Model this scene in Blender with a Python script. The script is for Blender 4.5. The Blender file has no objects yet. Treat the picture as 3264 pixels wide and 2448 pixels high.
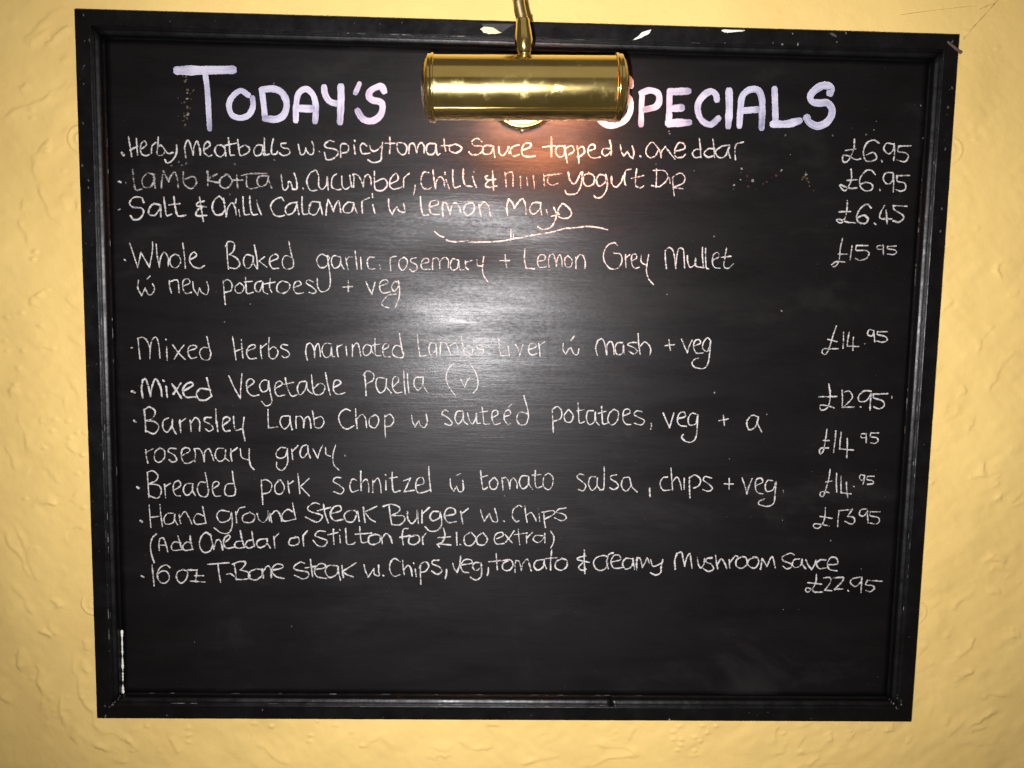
import bpy, bmesh, math, random
import numpy as np
from mathutils import Vector, Matrix

random.seed(7)
rng = np.random.default_rng(7)
S = bpy.context.scene
COL = S.collection

# ------------------------------------------------------------------ camera
# The blackboard hangs in the XZ plane, its face towards -Y; its centre is at (0, 0, 1.5).
BW, BH = 0.900, 0.7433            # outer size of the board
ZC = 1.5
def P(x, y, z=0.0):               # board coordinates (right, up, out of the board) -> world
    return Vector((x, -z, y + ZC))
def D(x, y, z):
    return Vector((x, -z, y))

cam = bpy.data.cameras.new('camera')
cam.sensor_width = 36.0
cam.lens = 29.779
cam.clip_start = 0.01
cam.clip_end = 60
camo = bpy.data.objects.new('camera', cam)
COL.objects.link(camo)
right = D(0.99942786, 0.01900679, 0.02797676)
up = -D(0.01606324, -0.99466322, 0.10191692)
back = -D(0.02976457, -0.10140921, -0.99439944)
m = Matrix((right, up, back)).transposed().to_4x4()
m.translation = P(-0.03155674, 0.09266330, 0.90019752)
camo.matrix_world = m
S.camera = camo

# ------------------------------------------------------------------ light
S.view_settings.view_transform = 'Standard'
S.view_settings.look = 'None'
S.view_settings.exposure = 0.0
S.view_settings.gamma = 1.0
w = bpy.data.worlds.new('World')
S.world = w
w.use_nodes = True
w.node_tree.nodes['Background'].inputs[0].default_value = (1.0, 0.90, 0.68, 1)
w.node_tree.nodes['Background'].inputs[1].default_value = 0.09

def area(name, loc, target, power, color, sx, sy=None):
    l = bpy.data.lights.new(name, 'AREA')
    l.energy = power
    l.color = color
    l.size = sx
    if sy:
        l.shape = 'RECTANGLE'
        l.size_y = sy
    else:
        l.shape = 'DISK'
    o = bpy.data.objects.new(name, l)
    COL.objects.link(o)
    o.location = loc
    o.rotation_euler = (target - loc).to_track_quat('-Z', 'Y').to_euler()
    return o

# the phone's flash beside the lens and an added wide area light standing in for ceiling bounce
fl = bpy.data.lights.new('camera_flash', 'SPOT')
fl.energy = 72.0
fl.color = (1.0, 0.967, 0.985)
fl.shadow_soft_size = 0.006
fl.spot_size = math.radians(106)
fl.spot_blend = 1.0
flo = bpy.data.objects.new('camera_flash', fl)
COL.objects.link(flo)
flo.location = P(-0.056, 0.068, 0.90)
flo.rotation_euler = (P(0.03, 0.03, 0) - flo.location).to_track_quat('-Z', 'Y').to_euler()
area('ceiling_bounce', P(0.1, 1.55, 1.35), P(0, 0.2, 0), 3.0, (1.0, 0.86, 0.66), 2.6, 1.4)


# ------------------------------------------------------------------ materials
class NT:
    def __init__(s, name):
        s.m = bpy.data.materials.new(name)
        s.m.use_nodes = True
        s.t = s.m.node_tree
        s.b = s.t.nodes['Principled BSDF']
        s.out = s.t.nodes['Material Output']
    def n(s, typ, **kw):
        nd = s.t.nodes.new(typ)
        for k, v in kw.items():
            setattr(nd, k, v)
        return nd
    def l(s, a, b):
        s.t.links.new(a, b)
    def coord(s, scale=(1, 1, 1), rot=(0, 0, 0), src='Object'):
        tc = s.n('ShaderNodeTexCoord')
        mp = s.n('ShaderNodeMapping')
        mp.inputs['Scale'].default_value = scale
        mp.inputs['Rotation'].default_value = rot
        s.l(tc.outputs[src], mp.inputs[0])
        return mp.outputs[0]
    def noise(s, vec, scale, detail=3, rough=0.55, dist=0.0):
        nd = s.n('ShaderNodeTexNoise')
        nd.inputs['Scale'].default_value = scale
        nd.inputs['Detail'].default_value = detail
        nd.inputs['Roughness'].default_value = rough
        nd.inputs['Distortion'].default_value = dist
        s.l(vec, nd.inputs['Vector'])
        return nd.outputs['Fac']
    def ramp(s, fac, stops):
        nd = s.n('ShaderNodeValToRGB')
        e = nd.color_ramp.elements
        while len(e) < len(stops):
            e.new(0.5)
        for i, (p, c) in enumerate(stops):
            e[i].position = p
            e[i].color = c if len(c) == 4 else (*c, 1)
        s.l(fac, nd.inputs[0])
        return nd.outputs[0]
    def rng(s, fac, a, b, c, d):
        nd = s.n('ShaderNodeMapRange')
        for i, v in enumerate((a, b, c, d)):
            nd.inputs[i + 1].default_value = v
        s.l(fac, nd.inputs[0])
        return nd.outputs[0]
    def math(s, op, a, b=None):
        nd = s.n('ShaderNodeMath', operation=op)
        for i, v in enumerate((a, b)):
            if v is None:
                continue
            if isinstance(v, (int, float)):
                nd.inputs[i].default_value = v
            else:
                s.l(v, nd.inputs[i])
        return nd.outputs[0]
    def bump(s, h, dist, strength=1.0, prev=None):
        nd = s.n('ShaderNodeBump')
        nd.inputs['Strength'].default_value = strength
        nd.inputs['Distance'].default_value = dist
        s.l(h, nd.inputs['Height'])
        if prev is not None:
            s.l(prev, nd.inputs['Normal'])
        return nd.outputs[0]
    def set(s, **kw):
        for k, v in kw.items():
            i = s.b.inputs[k.replace('_', ' ')]
            if hasattr(v, 'is_output') or hasattr(v, 'links'):
                s.l(v, i)
            else:
                i.default_value = v
        return s

def g(v):
    return (v, v, v)

def mat_wall():
    t = NT('yellow_painted_plaster')
    c = t.coord()
    f = t.noise(c, 7, 4)
    t.set(Base_Color=t.ramp(f, [(0.3, (0.69, 0.480, 0.160)), (0.7, (0.755, 0.542, 0.187))]),
          Roughness=0.62, Specular_IOR_Level=0.25)
    b1 = t.bump(t.noise(c, 160, 4), 0.0007, 0.5)
    b2 = t.bump(t.noise(c, 38, 3), 0.0022, 0.35, b1)
    t.set(Normal=b2)
    return t.m

def mat_panel():
    t = NT('black_chalkboard_paint')
    grain = t.coord((1.0, 1.0, 16.0))
    swipe = t.coord((1.0, 1.0, 5.0), (0, math.radians(4), 0))
    fine = t.noise(grain, 26, 5, 0.65)
    line = t.noise(grain, 7, 4, 0.6, 0.3)
    patch = t.noise(swipe, 5.5, 4, 0.6, 0.4)
    dust = t.noise(t.coord((1, 1, 2.0), (0, math.radians(8), 0)), 6, 6, 0.68, 0.4)
    col = t.ramp(dust, [(0.30, (0.0022, 0.0019, 0.0020)), (0.55, (0.0042, 0.0037, 0.0039)), (0.72, (0.0105, 0.0095, 0.0098))])
    t.set(Base_Color=col, Roughness=t.rng(patch, 0.35, 0.65, 0.40, 0.48), Specular_IOR_Level=0.13, Anisotropic=0.32, Anisotropic_Rotation=0.25)
    tg = t.n('ShaderNodeTangent', direction_type='RADIAL', axis='Z')
    t.l(tg.outputs[0], t.b.inputs['Tangent'])
    pits = t.noise(t.coord((1, 1, 2.2)), 190, 3, 0.7)
    gloss = t.math('ADD', t.math('MULTIPLY', patch, 0.9), t.math('ADD', t.math('MULTIPLY', fine, 0.35), t.math('ADD', t.math('MULTIPLY', line, 0.35), t.math('MULTIPLY', pits, 0.5))))
    t.set(Coat_Weight=t.rng(gloss, 0.88, 1.28, 0.01, 0.31), Coat_Roughness=t.rng(patch, 0.35, 0.65, 0.31, 0.25))
    b = t.bump(line, 0.0012, 0.04)
    b = t.bump(fine, 0.0005, 0.16, b)
    t.set(Normal=b)
    b2 = t.bump(line, 0.0016, 0.10)
    b2 = t.bump(fine, 0.0006, 0.20, b2)
    b2 = t.bump(pits, 0.0005, 0.22, b2)
    t.l(b2, t.b.inputs['Coat Normal'])
    return t.m

def mat_frame():
    t = NT('black_gloss_wood_paint')
    c = t.coord()
    f = t.noise(c, 60, 4)
    ch = t.noise(c, 210, 3, 0.7)
    t.set(Base_Color=t.ramp(ch, [(0.70, (0.0026, 0.0024, 0.0026)), (0.86, (0.022, 0.02, 0.02))]),
          Roughness=t.rng(f, 0.3, 0.7, 0.28, 0.48), Specular_IOR_Level=0.22)
    t.set(Normal=t.bump(t.noise(c, 120, 4, 0.6), 0.0006, 0.5))
    return t.m

def mat_chalk(name, lo, hi, col):
    t = NT(name)
    gr = t.noise(t.coord((0.5, 1.0, 1.0)), 430, 3, 0.75)
    big = t.noise(t.coord((0.7, 1.0, 1.0)), 75, 2)
    uv = t.n('ShaderNodeUVMap', uv_map='UVMap')
    sx = t.n('ShaderNodeSeparateXYZ')
    t.l(uv.outputs[0], sx.inputs[0])
    edge = t.math('POWER', t.math('ABSOLUTE', sx.outputs[1]), 2.5)
    v = t.math('ADD', t.math('ADD', gr, t.math('MULTIPLY', big, 0.45)), t.math('MULTIPLY', edge, -0.28))
    a = t.rng(v, lo, hi, 0.0, 1.0)
    t.set(Base_Color=(*col, 1), Roughness=0.95, Specular_IOR_Level=0.1, Alpha=a)
    return t.m

def mat_title():
    t = NT('lavender_white_marker_paint')
    uv = t.n('ShaderNodeUVMap', uv_map='UVMap')
    mp = t.n('ShaderNodeMapping')
    mp.inputs['Scale'].default_value = (16, 2.6, 1)
    t.l(uv.outputs[0], mp.inputs[0])
    streak = t.noise(mp.outputs[0], 1.6, 4, 0.6)
    blot = t.noise(t.coord(), 34, 4, 0.6, 0.5)
    sx = t.n('ShaderNodeSeparateXYZ')
    t.l(uv.outputs[0], sx.inputs[0])
    al = t.n('ShaderNodeUVMap', uv_map='Along')
    sa = t.n('ShaderNodeSeparateXYZ')
    t.l(al.outputs[0], sa.inputs[0])
    end = t.rng(sa.outputs[0], 0.78, 1.0, 0.0, 0.13)
    v = t.math('SUBTRACT', t.math('ADD', t.math('MULTIPLY', streak, 0.6), t.math('MULTIPLY', blot, 0.6)), end)
    col = t.ramp(v, [(0.40, (0.17, 0.165, 0.25)), (0.55, (0.34, 0.33, 0.43)), (0.68, (0.455, 0.44, 0.525))])
    t.set(Base_Color=col, Roughness=0.5, Specular_IOR_Level=0.3)
    fr = t.noise(t.coord(), 420, 3, 0.7)
    a = t.rng(t.math('SUBTRACT', fr, t.math('MULTIPLY', t.math('POWER', t.math('ABSOLUTE', sx.outputs[1]), 10.0), 0.35)), 0.12, 0.30, 0.0, 1.0)
    t.set(Alpha=a)
    return t.m

def mat_brass(name='polished_brass', rough=0.15, base=(0.86, 0.68, 0.27)):
    t = NT(name)
    c = t.coord((0.35, 1, 1))
    f = t.noise(c, 40, 4, 0.6)
    sm = t.noise(t.coord(), 90, 4, 0.65)
    t.set(Base_Color=t.ramp(f, [(0.3, (base[0] * .86, base[1] * .82, base[2] * .75)), (0.7, base)]), Metallic=1.0,
          Roughness=t.math('ADD', t.rng(f, 0.3, 0.7, rough - .05, rough + .07), t.rng(sm, 0.55, 0.8, 0.0, 0.16)))
    t.set(Normal=t.bump(t.noise(c, 30, 2), 0.0008, 0.04))
    return t.m

def mat_plain(name, col, rough=0.8, spec=0.2, var=0.25, scale=150):
    t = NT(name)
    f = t.noise(t.coord(), scale, 3)
    t.set(Base_Color=t.ramp(f, [(0.3, tuple(x * (1 - var) for x in col)), (0.7, col)]), Roughness=rough, Specular_IOR_Level=spec)
    return t.m

def mat_bulb():
    t = NT('warm_lit_bulb_glass')
    t.set(Base_Color=(0.9, 0.7, 0.5, 1), Roughness=0.3)
    f = t.noise(t.coord((0.3, 1, 1)), 60, 2)
    t.l(t.ramp(f, [(0.3, (1.0, 0.29, 0.125)), (0.7, (1.0, 0.41, 0.20))]), t.b.inputs['Emission Color'])
    t.b.inputs['Emission Strength'].default_value = 125.0
    return t.m

M = dict(wall=mat_wall(), panel=mat_panel(), frame=mat_frame(), title=mat_title(),
         brass=mat_brass(), brass_dull=mat_brass('tarnished_brass', 0.26, (0.70, 0.55, 0.27)),
         chalk_c=mat_chalk('white_chalk', 0.48, 0.74, (0.425, 0.415, 0.405)),
         chalk_m=mat_chalk('thin_chalk', 0.49, 0.83, (0.50, 0.485, 0.47)),
         chalk_f=mat_chalk('rubbed_chalk', 0.55, 0.95, (0.43, 0.42, 0.41)),
         cream=mat_plain('cream_undercoat', (0.72, 0.66, 0.42)),
         white=mat_plain('white_filler', (0.80, 0.78, 0.70)),
         grey=mat_plain('grey_scuff', (0.045, 0.043, 0.045), 0.6),
         bare=mat_plain('bare_brown_wood', (0.10, 0.065, 0.05), 0.7),
         dust=mat_plain('chalk_dust', (0.17, 0.165, 0.16), 0.95),
         dust_dim=mat_plain('faint_chalk_dust', (0.065, 0.063, 0.064), 0.95),
         pink=mat_plain('pink_chalk_trace', (0.042, 0.012, 0.016), 0.9),
         yellow=mat_plain('yellow_chalk_trace', (0.06, 0.046, 0.011), 0.9),
         tan=mat_plain('tan_chalk_trace', (0.07, 0.055, 0.034), 0.9),
         crack=mat_plain('dusty_crack', (0.54, 0.36, 0.12), 0.9),
         bulb=mat_bulb())

def PZ(x, y):                     # dents added to the panel, shaped to steer the flash and bulb reflections
    return (-0.0036 * math.exp(-((y - 0.152) / 0.026) ** 2 - ((x + 0.055) / 0.085) ** 2)
            - 0.0012 * math.exp(-((y - 0.060) / 0.045) ** 2 - ((x + 0.03) / 0.10) ** 2)
            - 0.0032 * math.exp(-((y - 0.251) / 0.027) ** 2 - ((x - 0.02) / 0.075) ** 2))

# ------------------------------------------------------------------ helpers
def empty(name, loc, label=None, cat=None, group=None):
    o = bpy.data.objects.new(name, None)
    o.empty_display_size = 0.05
    COL.objects.link(o)
    o.location = loc
    if label:
        o['label'] = label
    if cat:
        o['category'] = cat
    if group:
        o['group'] = group
    return o

def link(name, me, mats, parent=None, smooth=False, label=None, kind=None):
    for mt in (mats if isinstance(mats, (list, tuple)) else [mats]):
        me.materials.append(mt)
    if smooth:
        me.polygons.foreach_set('use_smooth', [True] * len(me.polygons))
    o = bpy.data.objects.new(name, me)
    COL.objects.link(o)
    if parent is not None:
        o.parent = parent
        pm = Matrix.Translation(-wloc(parent))
        me.transform(pm)
    if label:
        o['label'] = label
    if kind:
        o['kind'] = kind
    return o

def wloc(o):
    v = o.location.copy()
    while o.parent:
        o = o.parent
        v += o.location
    return v

class MB:                                   # collects vertices and faces given in board coordinates
    def __init__(s):
        s.v, s.f, s.uv, s.mi, s.t = [], [], [], [], []
    def add(s, x, y, z):
        s.v.append(P(x, y, z))
        return len(s.v) - 1
    def face(s, idx, uv=None, mi=0, t=None):
        s.f.append(tuple(idx))
        s.uv.append(uv or [(0, 0)] * len(idx))
        s.mi.append(mi)
        s.t.append(t or [0.5] * len(idx))
    def mesh(s, name):
        me = bpy.data.meshes.new(name)
        me.from_pydata(s.v, [], s.f)
        l = me.uv_layers.new(name='UVMap')
        l.data.foreach_set('uv', [c for fu in s.uv for q in fu for c in q])
        if any(q[0] != 0.5 for q in s.t):
            l2 = me.uv_layers.new(name='Along')
            l2.data.foreach_set('uv', [c for q in s.t for a in q for c in (a, 0.5)])
        me.polygons.foreach_set('material_index', s.mi)
        me.update()
        return me

def spline(pts, step):
    p = [np.array(q, float) for q in pts]
    if len(p) == 2:
        n = max(2, int(np.linalg.norm(p[1] - p[0]) / step) + 1)
        return [p[0] + (p[1] - p[0]) * k / (n - 1) for k in range(n)]
    p = [2 * p[0] - p[1]] + p + [2 * p[-1] - p[-2]]
    out = []
    for i in range(1, len(p) - 2):
        a, b, c, d = p[i - 1:i + 3]
        n = max(2, int(np.linalg.norm(c - b) / step) + 1)
        for k in range(n):
            t = k / n
            out.append(0.5 * (2 * b + (c - a) * t + (2 * a - 5 * b + 4 * c - d) * t * t + (3 * b - a - 3 * c + d) * t ** 3))
    out.append(p[-2])
    return out

def parse(s):                               # "x,y x,y! x,y" in tenths of a millimetre; ! marks a sharp corner
    runs, cur = [], []
    for t in s.split():
        q = t.rstrip('!').split(',')
        pt = (float(q[0]) * 1e-4, float(q[1]) * 1e-4)
        cur.append(pt)
        if t.endswith('!'):
            runs.append(cur)
            cur = [pt]
    runs.append(cur)
    return [r for r in runs if len(r) > 1]

def ribbon(mb, pts, width, z, mi=0, jit=0.14, step=0.0011, cap=True, onpanel=False):
    c = spline(pts, step)
    if len(c) < 2:
        return
    c = np.array(c)
    d = np.gradient(c, axis=0)
    d /= np.linalg.norm(d, axis=1)[:, None] + 1e-12
    n = np.stack([-d[:, 1], d[:, 0]], 1)
    L = np.concatenate([[0], np.cumsum(np.linalg.norm(np.diff(c, axis=0), axis=1))])
    k = len(c)
    wob = 1 + jit * np.convolve(rng.normal(size=k + 4), np.ones(5) / 5, 'valid') * 1.6
    h = width * 0.5 * wob
    u0 = rng.uniform(0, 50)
    rows = []
    if cap:                                  # rounded start
        for a, r in ((-0.50, 0.55), (-0.28, 0.86)):
            rows.append((c[0] + d[0] * a * width, n[0], h[0] * r, a * width))
    for i in range(k):
        rows.append((c[i], n[i], h[i], L[i]))
    if cap:
        for a, r in ((0.28, 0.86), (0.50, 0.55)):
            rows.append((c[-1] + d[-1] * a * width, n[-1], h[-1] * r, L[-1] + a * width))
    prev = None
    for q, nn, hh, uu in rows:
        zz = z + (PZ(q[0], q[1]) if onpanel else 0.0)
        a = mb.add(q[0] + nn[0] * hh, q[1] + nn[1] * hh, zz)
        b = mb.add(q[0] - nn[0] * hh, q[1] - nn[1] * hh, zz)
        tt = min(max(uu / (L[-1] + 1e-9), 0), 1)
        if prev:
            mb.face((prev[0], prev[1], b, a), t=[prev[3], prev[3], tt, tt], mi=mi, uv=[(prev[2] + u0, 1), (prev[2] + u0, -1), (uu + u0, -1), (uu + u0, 1)])
        prev = (a, b, uu, tt)

def blob(mb, x, y, rx, ry, z, ang=0.0, n=9, h=0.00015, mi=0):
    ca, sa = math.cos(ang), math.sin(ang)
    ring = []
    for k in range(n):
        r = random.uniform(0.72, 1.15)
        a = 2 * math.pi * k / n
        dx, dy = rx * r * math.cos(a), ry * r * math.sin(a)
        ring.append(mb.add(x + dx * ca - dy * sa, y + dx * sa + dy * ca, z))
    top = mb.add(x, y, z + h)
    for k in range(n):
        mb.face((ring[k], ring[(k + 1) % n], top), mi=mi)

def flake(mb, poly, z, h=0.0002, mi=0):      # a thin raised flake with a ragged outline
    pts = []
    for i in range(len(poly)):
        a, b = np.array(poly[i]), np.array(poly[(i + 1) % len(poly)])
        for t in (0, 0.33, 0.66):
            q = a + (b - a) * t
            pts.append(q + rng.normal(size=2) * 0.00025)
    c = sum(pts) / len(pts)
    o = [mb.add(q[0], q[1], z) for q in pts]
    i_ = [mb.add(*(c + (q - c) * 0.86), z + h) for q in pts]
    n = len(pts)
    for k in range(n):
        mb.face((o[k], o[(k + 1) % n], i_[(k + 1) % n], i_[k]), mi=mi)
    ct = mb.add(c[0], c[1], z + h)
    for k in range(n):
        mb.face((i_[k], i_[(k + 1) % n], ct), mi=mi)

def lathe(mb, prof, origin, axis, n=40, mi=0):   # prof: (distance along axis, radius), in board coordinates
    ax = Vector(axis).normalized()
    s1 = ax.orthogonal().normalized()
    s2 = ax.cross(s1)
    o = Vector(origin)
    rings = []
    for a, r in prof:
        if r < 1e-6:
            q = o + ax * a
            rings.append([mb.add(*q)])
        else:
            rings.append([mb.add(*(o + ax * a + (s1 * math.cos(t) + s2 * math.sin(t)) * r))
                          for t in (2 * math.pi * k / n for k in range(n))])
    for A, B in zip(rings, rings[1:]):
        for k in range(n):
            k2 = (k + 1) % n
            if len(A) == 1 and len(B) == 1:
                continue
            if len(A) == 1:
                mb.face((A[0], B[k], B[k2]), mi=mi)
            elif len(B) == 1:
                mb.face((A[k], B[0], A[k2]), mi=mi)
            else:
                mb.face((A[k], B[k], B[k2], A[k2]), mi=mi)

def tube(mb, path, radii, n=20):
    p = [Vector(q) for q in path]
    prev = None
    for i, q in enumerate(p):
        d = (p[min(i + 1, len(p) - 1)] - p[max(i - 1, 0)]).normalized()
        s1 = d.cross(Vector((1, 0, 0)))
        s1 = s1.normalized() if s1.length > 1e-4 else Vector((0, 1, 0))
        s2 = d.cross(s1)
        r = radii[i] if isinstance(radii, list) else radii
        ring = [mb.add(*(q + (s1 * math.cos(t) + s2 * math.sin(t)) * r)) for t in (2 * math.pi * k / n for k in range(n))]
        if prev:
            for k in range(n):
                mb.face((prev[k], prev[(k + 1) % n], ring[(k + 1) % n], ring[k]))
        prev = ring

# ------------------------------------------------------------------ the plastered wall
ZW = -0.014                                  # the wall plane behind the board
WALL_STROKES = """-5195,3281 -5031,3522 -4835,3712 -4678,3801/-4898,3408 -4790,3529 -4633,3600/-5394,2645 -5198,2770 -5039,2860 -4809,2985 -4665,3160/-5022,2379 -4896,2485/-4896,2485 -5059,2326 -5092,2152 -5046,1961 -4989,1858 -4906,1737 -4773,1511/-4719,2056 -4698,1899 -4632,1778/-4847,1896 -4774,1722/-5199,1870 -5219,1800 -5205,1713/-5278,1623 -5178,1502 -5130,1379/-5263,3717 -5225,3618/-5106,3351 -4981,3490 -4858,3560/-5207,2975 -5102,3029/-4783,3241 -4693,3345
-5433,-1608 -5371,-1749 -5276,-1963 -5197,-2160 -5139,-2223/-5488,-1697 -5479,-1876 -5347,-2036 -5250,-2197/-5495,-2289 -5332,-2523 -5267,-2632/-5043,-2448 -4987,-2575/-5471,-2981 -5441,-3109 -5380,-3330/-5255,-3237 -5239,-3514 -5221,-3737/-5013,-3550 -4976,-3774 -4912,-3960 -4794,-4129/-4855,-3031 -4839,-3326 -4760,-3605 -4677,-3753 -4541,-3940 -4296,-4014/-4738,-4035 -4617,-4110 -4301,-4222/-4762,-3141 -4757,-3252 -4715,-3307/-5168,-3737 -5145,-3830 -5168,-3961/-4875,-1816 -4819,-1690 -4715,-1662 -4613,-1705/-5259,-1963 -5239,-1909 -5170,-1890/-5651,-3554 -5551,-3664/-5204,-2814 -5104,-2923/-5116,-2777 -5034,-2904/-4703,-2920 -4716,-3049/-5186,-1409 -5049,-1399 -4912,-1388
-4632,-3854 -4448,-3972 -4263,-4092 -4153,-4191 -4004,-4271/-4069,-3851 -4053,-3951 -3979,-3991/-2827,-4096 -2734,-4207 -2601,-4307 -2468,-4347/-1722,-4133 -1608,-4142 -1378,-3980/-917,-4140 -647,-4200/-974,-4262 -589,-4240/-4317,-3992 -4185,-3981 -4109,-3951/-3829,-4030 -3758,-4271/-4457,-4293 -4270,-4333/-2692,-3905 -2636,-3925
4786,1008 4650,802/5223,738 5084,568/5512,444 5337,253 5184,6/5080,624 5094,437/5258,1257 5303,1404 5395,1425/5352,1019 5499,1077/5071,-261 5028,-452/4729,-571 4623,-687/4699,-955 4626,-1014/5665,-558 5510,-714/5225,-775 5241,-987/5711,-1116 5553,-1254/5066,-970 5238,-948/5459,-1294 5434,-1217/4931,77 4942,-74
5274,-1947 5431,-1834/5329,-1947 5454,-1890 5605,-1944/5355,-2039 5574,-2018/5395,-2319 5540,-2280/5118,-3076 5264,-2790/4915,-2831 5075,-2735/5120,-3342 5226,-3265/5339,-3533 5503,-3474 5693,-3512/5276,-3938 5416,-3802 5707,-3685/5058,-4036 5302,-3783/5296,-3957 5536,-3898/4574,-4076 4647,-4057/4302,-3923 4394,-3903/4652,-3041 4757,-2945/5593,-2958 5589,-2901 5770,-2843/5674,-2806 5821,-2786/3818,-3925 3913,-3963
-572,-4108 -378,-4171 -113,-4157/157,-4386 350,-4309 591,-4270/952,-4128 1293,-4153 1541,-4279/886,-4384 1151,-4281 1492,-4267/1341,-4127 1455,-3898/3066,-3865 3022,-3968 3056,-4146/3200,-4069 3158,-4223 2988,-4262/3305,-4197 3394,-4017 3585,-3914/3463,-4377 3556,-4273/3661,-3939 3717,-4067/3958,-3964 3941,-4092/-262,-3905 -70,-3879/4080,-3938 4351,-3924/2055,-4278 2176,-4252
-4822,52 -4774,-94 -4654,-275/-5111,-8 -5007,-116 -4867,-205 -4835,-315/-5220,408 -5098,338 -4957,304 -4872,178/-5316,-1138 -5240,-1044 -5130,-1005 -5023,-1060 -4936,-1152 -4864,-1170/-5375,-122 -5353,-250/-5112,-522 -5091,-448 -4982,-409/-4833,-1338 -4721,-1243 -4628,-1186/-5499,-768 -5402,-1027/-5323,-396 -5257,-561 -5215,-876/-5200,-1418 -5162,-1380 -4908,-1386/-4849,-740 -4742,-776 -4655,-868/-4790,470 -4652,346/-4813,848 -4606,672/-5190,733 -5167,859 -5006,915"""
PITS = "-5416,621 -5254,669 -5064,537 -5444,368 -5430,260 -5261,262 -5076,-781 -5347,-103 -4793,-665 -4814,-481 -5297,-1344 -4948,-464 -4719,-609 -4637,-608 -4948,295 -4979,916 -5070,852 -5097,1305 -5118,1234 -4673,-1431 -4980,-594 -4663,-849 -4724,-1056 -5313,80 -4254,-4082 -2674,-3915 -1951,-3902 -1780,-3972 -3601,-3939 -3593,-4029 -3604,-4109 -2237,-4024 -2247,-4094 -1656,-4132 -4052,-3911 -4210,-4192 -2863,-3886 -2160,-3853 1942,-3896 2210,-3882 2357,-3886 2263,-3971 2118,-4022 2193,-4073 1875,-4048 1972,-4048 1963,-4120 1929,-4181 2125,-4188 1871,-3959 3146,-3980 3354,-4197 -5077,2765 -5080,2688 -4936,2355 -5088,1318 -5117,1238 -4777,2159"

def vnoise(X, Y, cell, seed):
    r = np.random.default_rng(seed)
    T = r.normal(size=(128, 128))
    gx, gy = X / cell + 64, Y / cell + 64
    ix, iy = np.floor(gx).astype(int), np.floor(gy).astype(int)
    fx, fy = gx - ix, gy - iy
    fx, fy = fx * fx * (3 - 2 * fx), fy * fy * (3 - 2 * fy)
    q = lambda a, b: T[a % 128, b % 128]
    return (q(ix, iy) * (1 - fx) + q(ix + 1, iy) * fx) * (1 - fy) + (q(ix, iy + 1) * (1 - fx) + q(ix + 1, iy + 1) * fx) * fy

STROKES = []
for grp in WALL_STROKES.split('\n'):
    for st in grp.split('/'):
        pts = [tuple(float(v) * 1e-4 for v in t.split(',')) for t in st.split()]
        if len(pts) > 1:
            STROKES.append((pts, rng.uniform(0.0008, 0.0014)))
for i in range(95):                          # sweeps of the trowel: bundles of nearly parallel arcs
    x0, y0 = rng.uniform(-0.95, 0.95), rng.uniform(-0.8, 0.55)
    ang0 = (math.radians(55) if (x0 + 0.2) * (y0 + 0.1) < 0 and x0 < 0 else math.radians(-55) if x0 < 0 else math.radians(48)) + rng.normal() * 0.35
    if abs(x0) < 0.42:
        ang0 = rng.normal() * 0.45
    kk = rng.normal() * 8
    for q in range(rng.integers(2, 7)):
        off = q * rng.uniform(0.004, 0.011)
        x, y = x0 - math.sin(ang0) * off + rng.normal() * 0.006, y0 + math.cos(ang0) * off + rng.normal() * 0.006
        ang, pts, step = ang0 + rng.normal() * 0.10, [], rng.uniform(0.003, 0.013)
        for j in range(6):
            pts.append((x, y))
            x += math.cos(ang) * step
            y += math.sin(ang) * step
            ang += kk * step + rng.normal() * 0.12
        STROKES.append((pts, rng.uniform(0.00015, 0.00065) * (0.35 if y0 > 0.36 else 1.0)))
PITL = [tuple(float(v) * 1e-4 for v in t.split(',')) for t in PITS.split()]
PITL = [(x, y, 0.0008, 0.0026) for x, y in PITL]
for i in range(130):                         # clustered blisters and pinholes
    x, y = rng.uniform(-0.9, 0.9), rng.uniform(-0.75, 0.42)
    for q in range(rng.integers(2, 9)):
        PITL.append((x + rng.normal() * 0.014, y + rng.normal() * 0.010, rng.uniform(-0.00035, 0.0005), rng.uniform(0.0012, 0.0040)))

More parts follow.
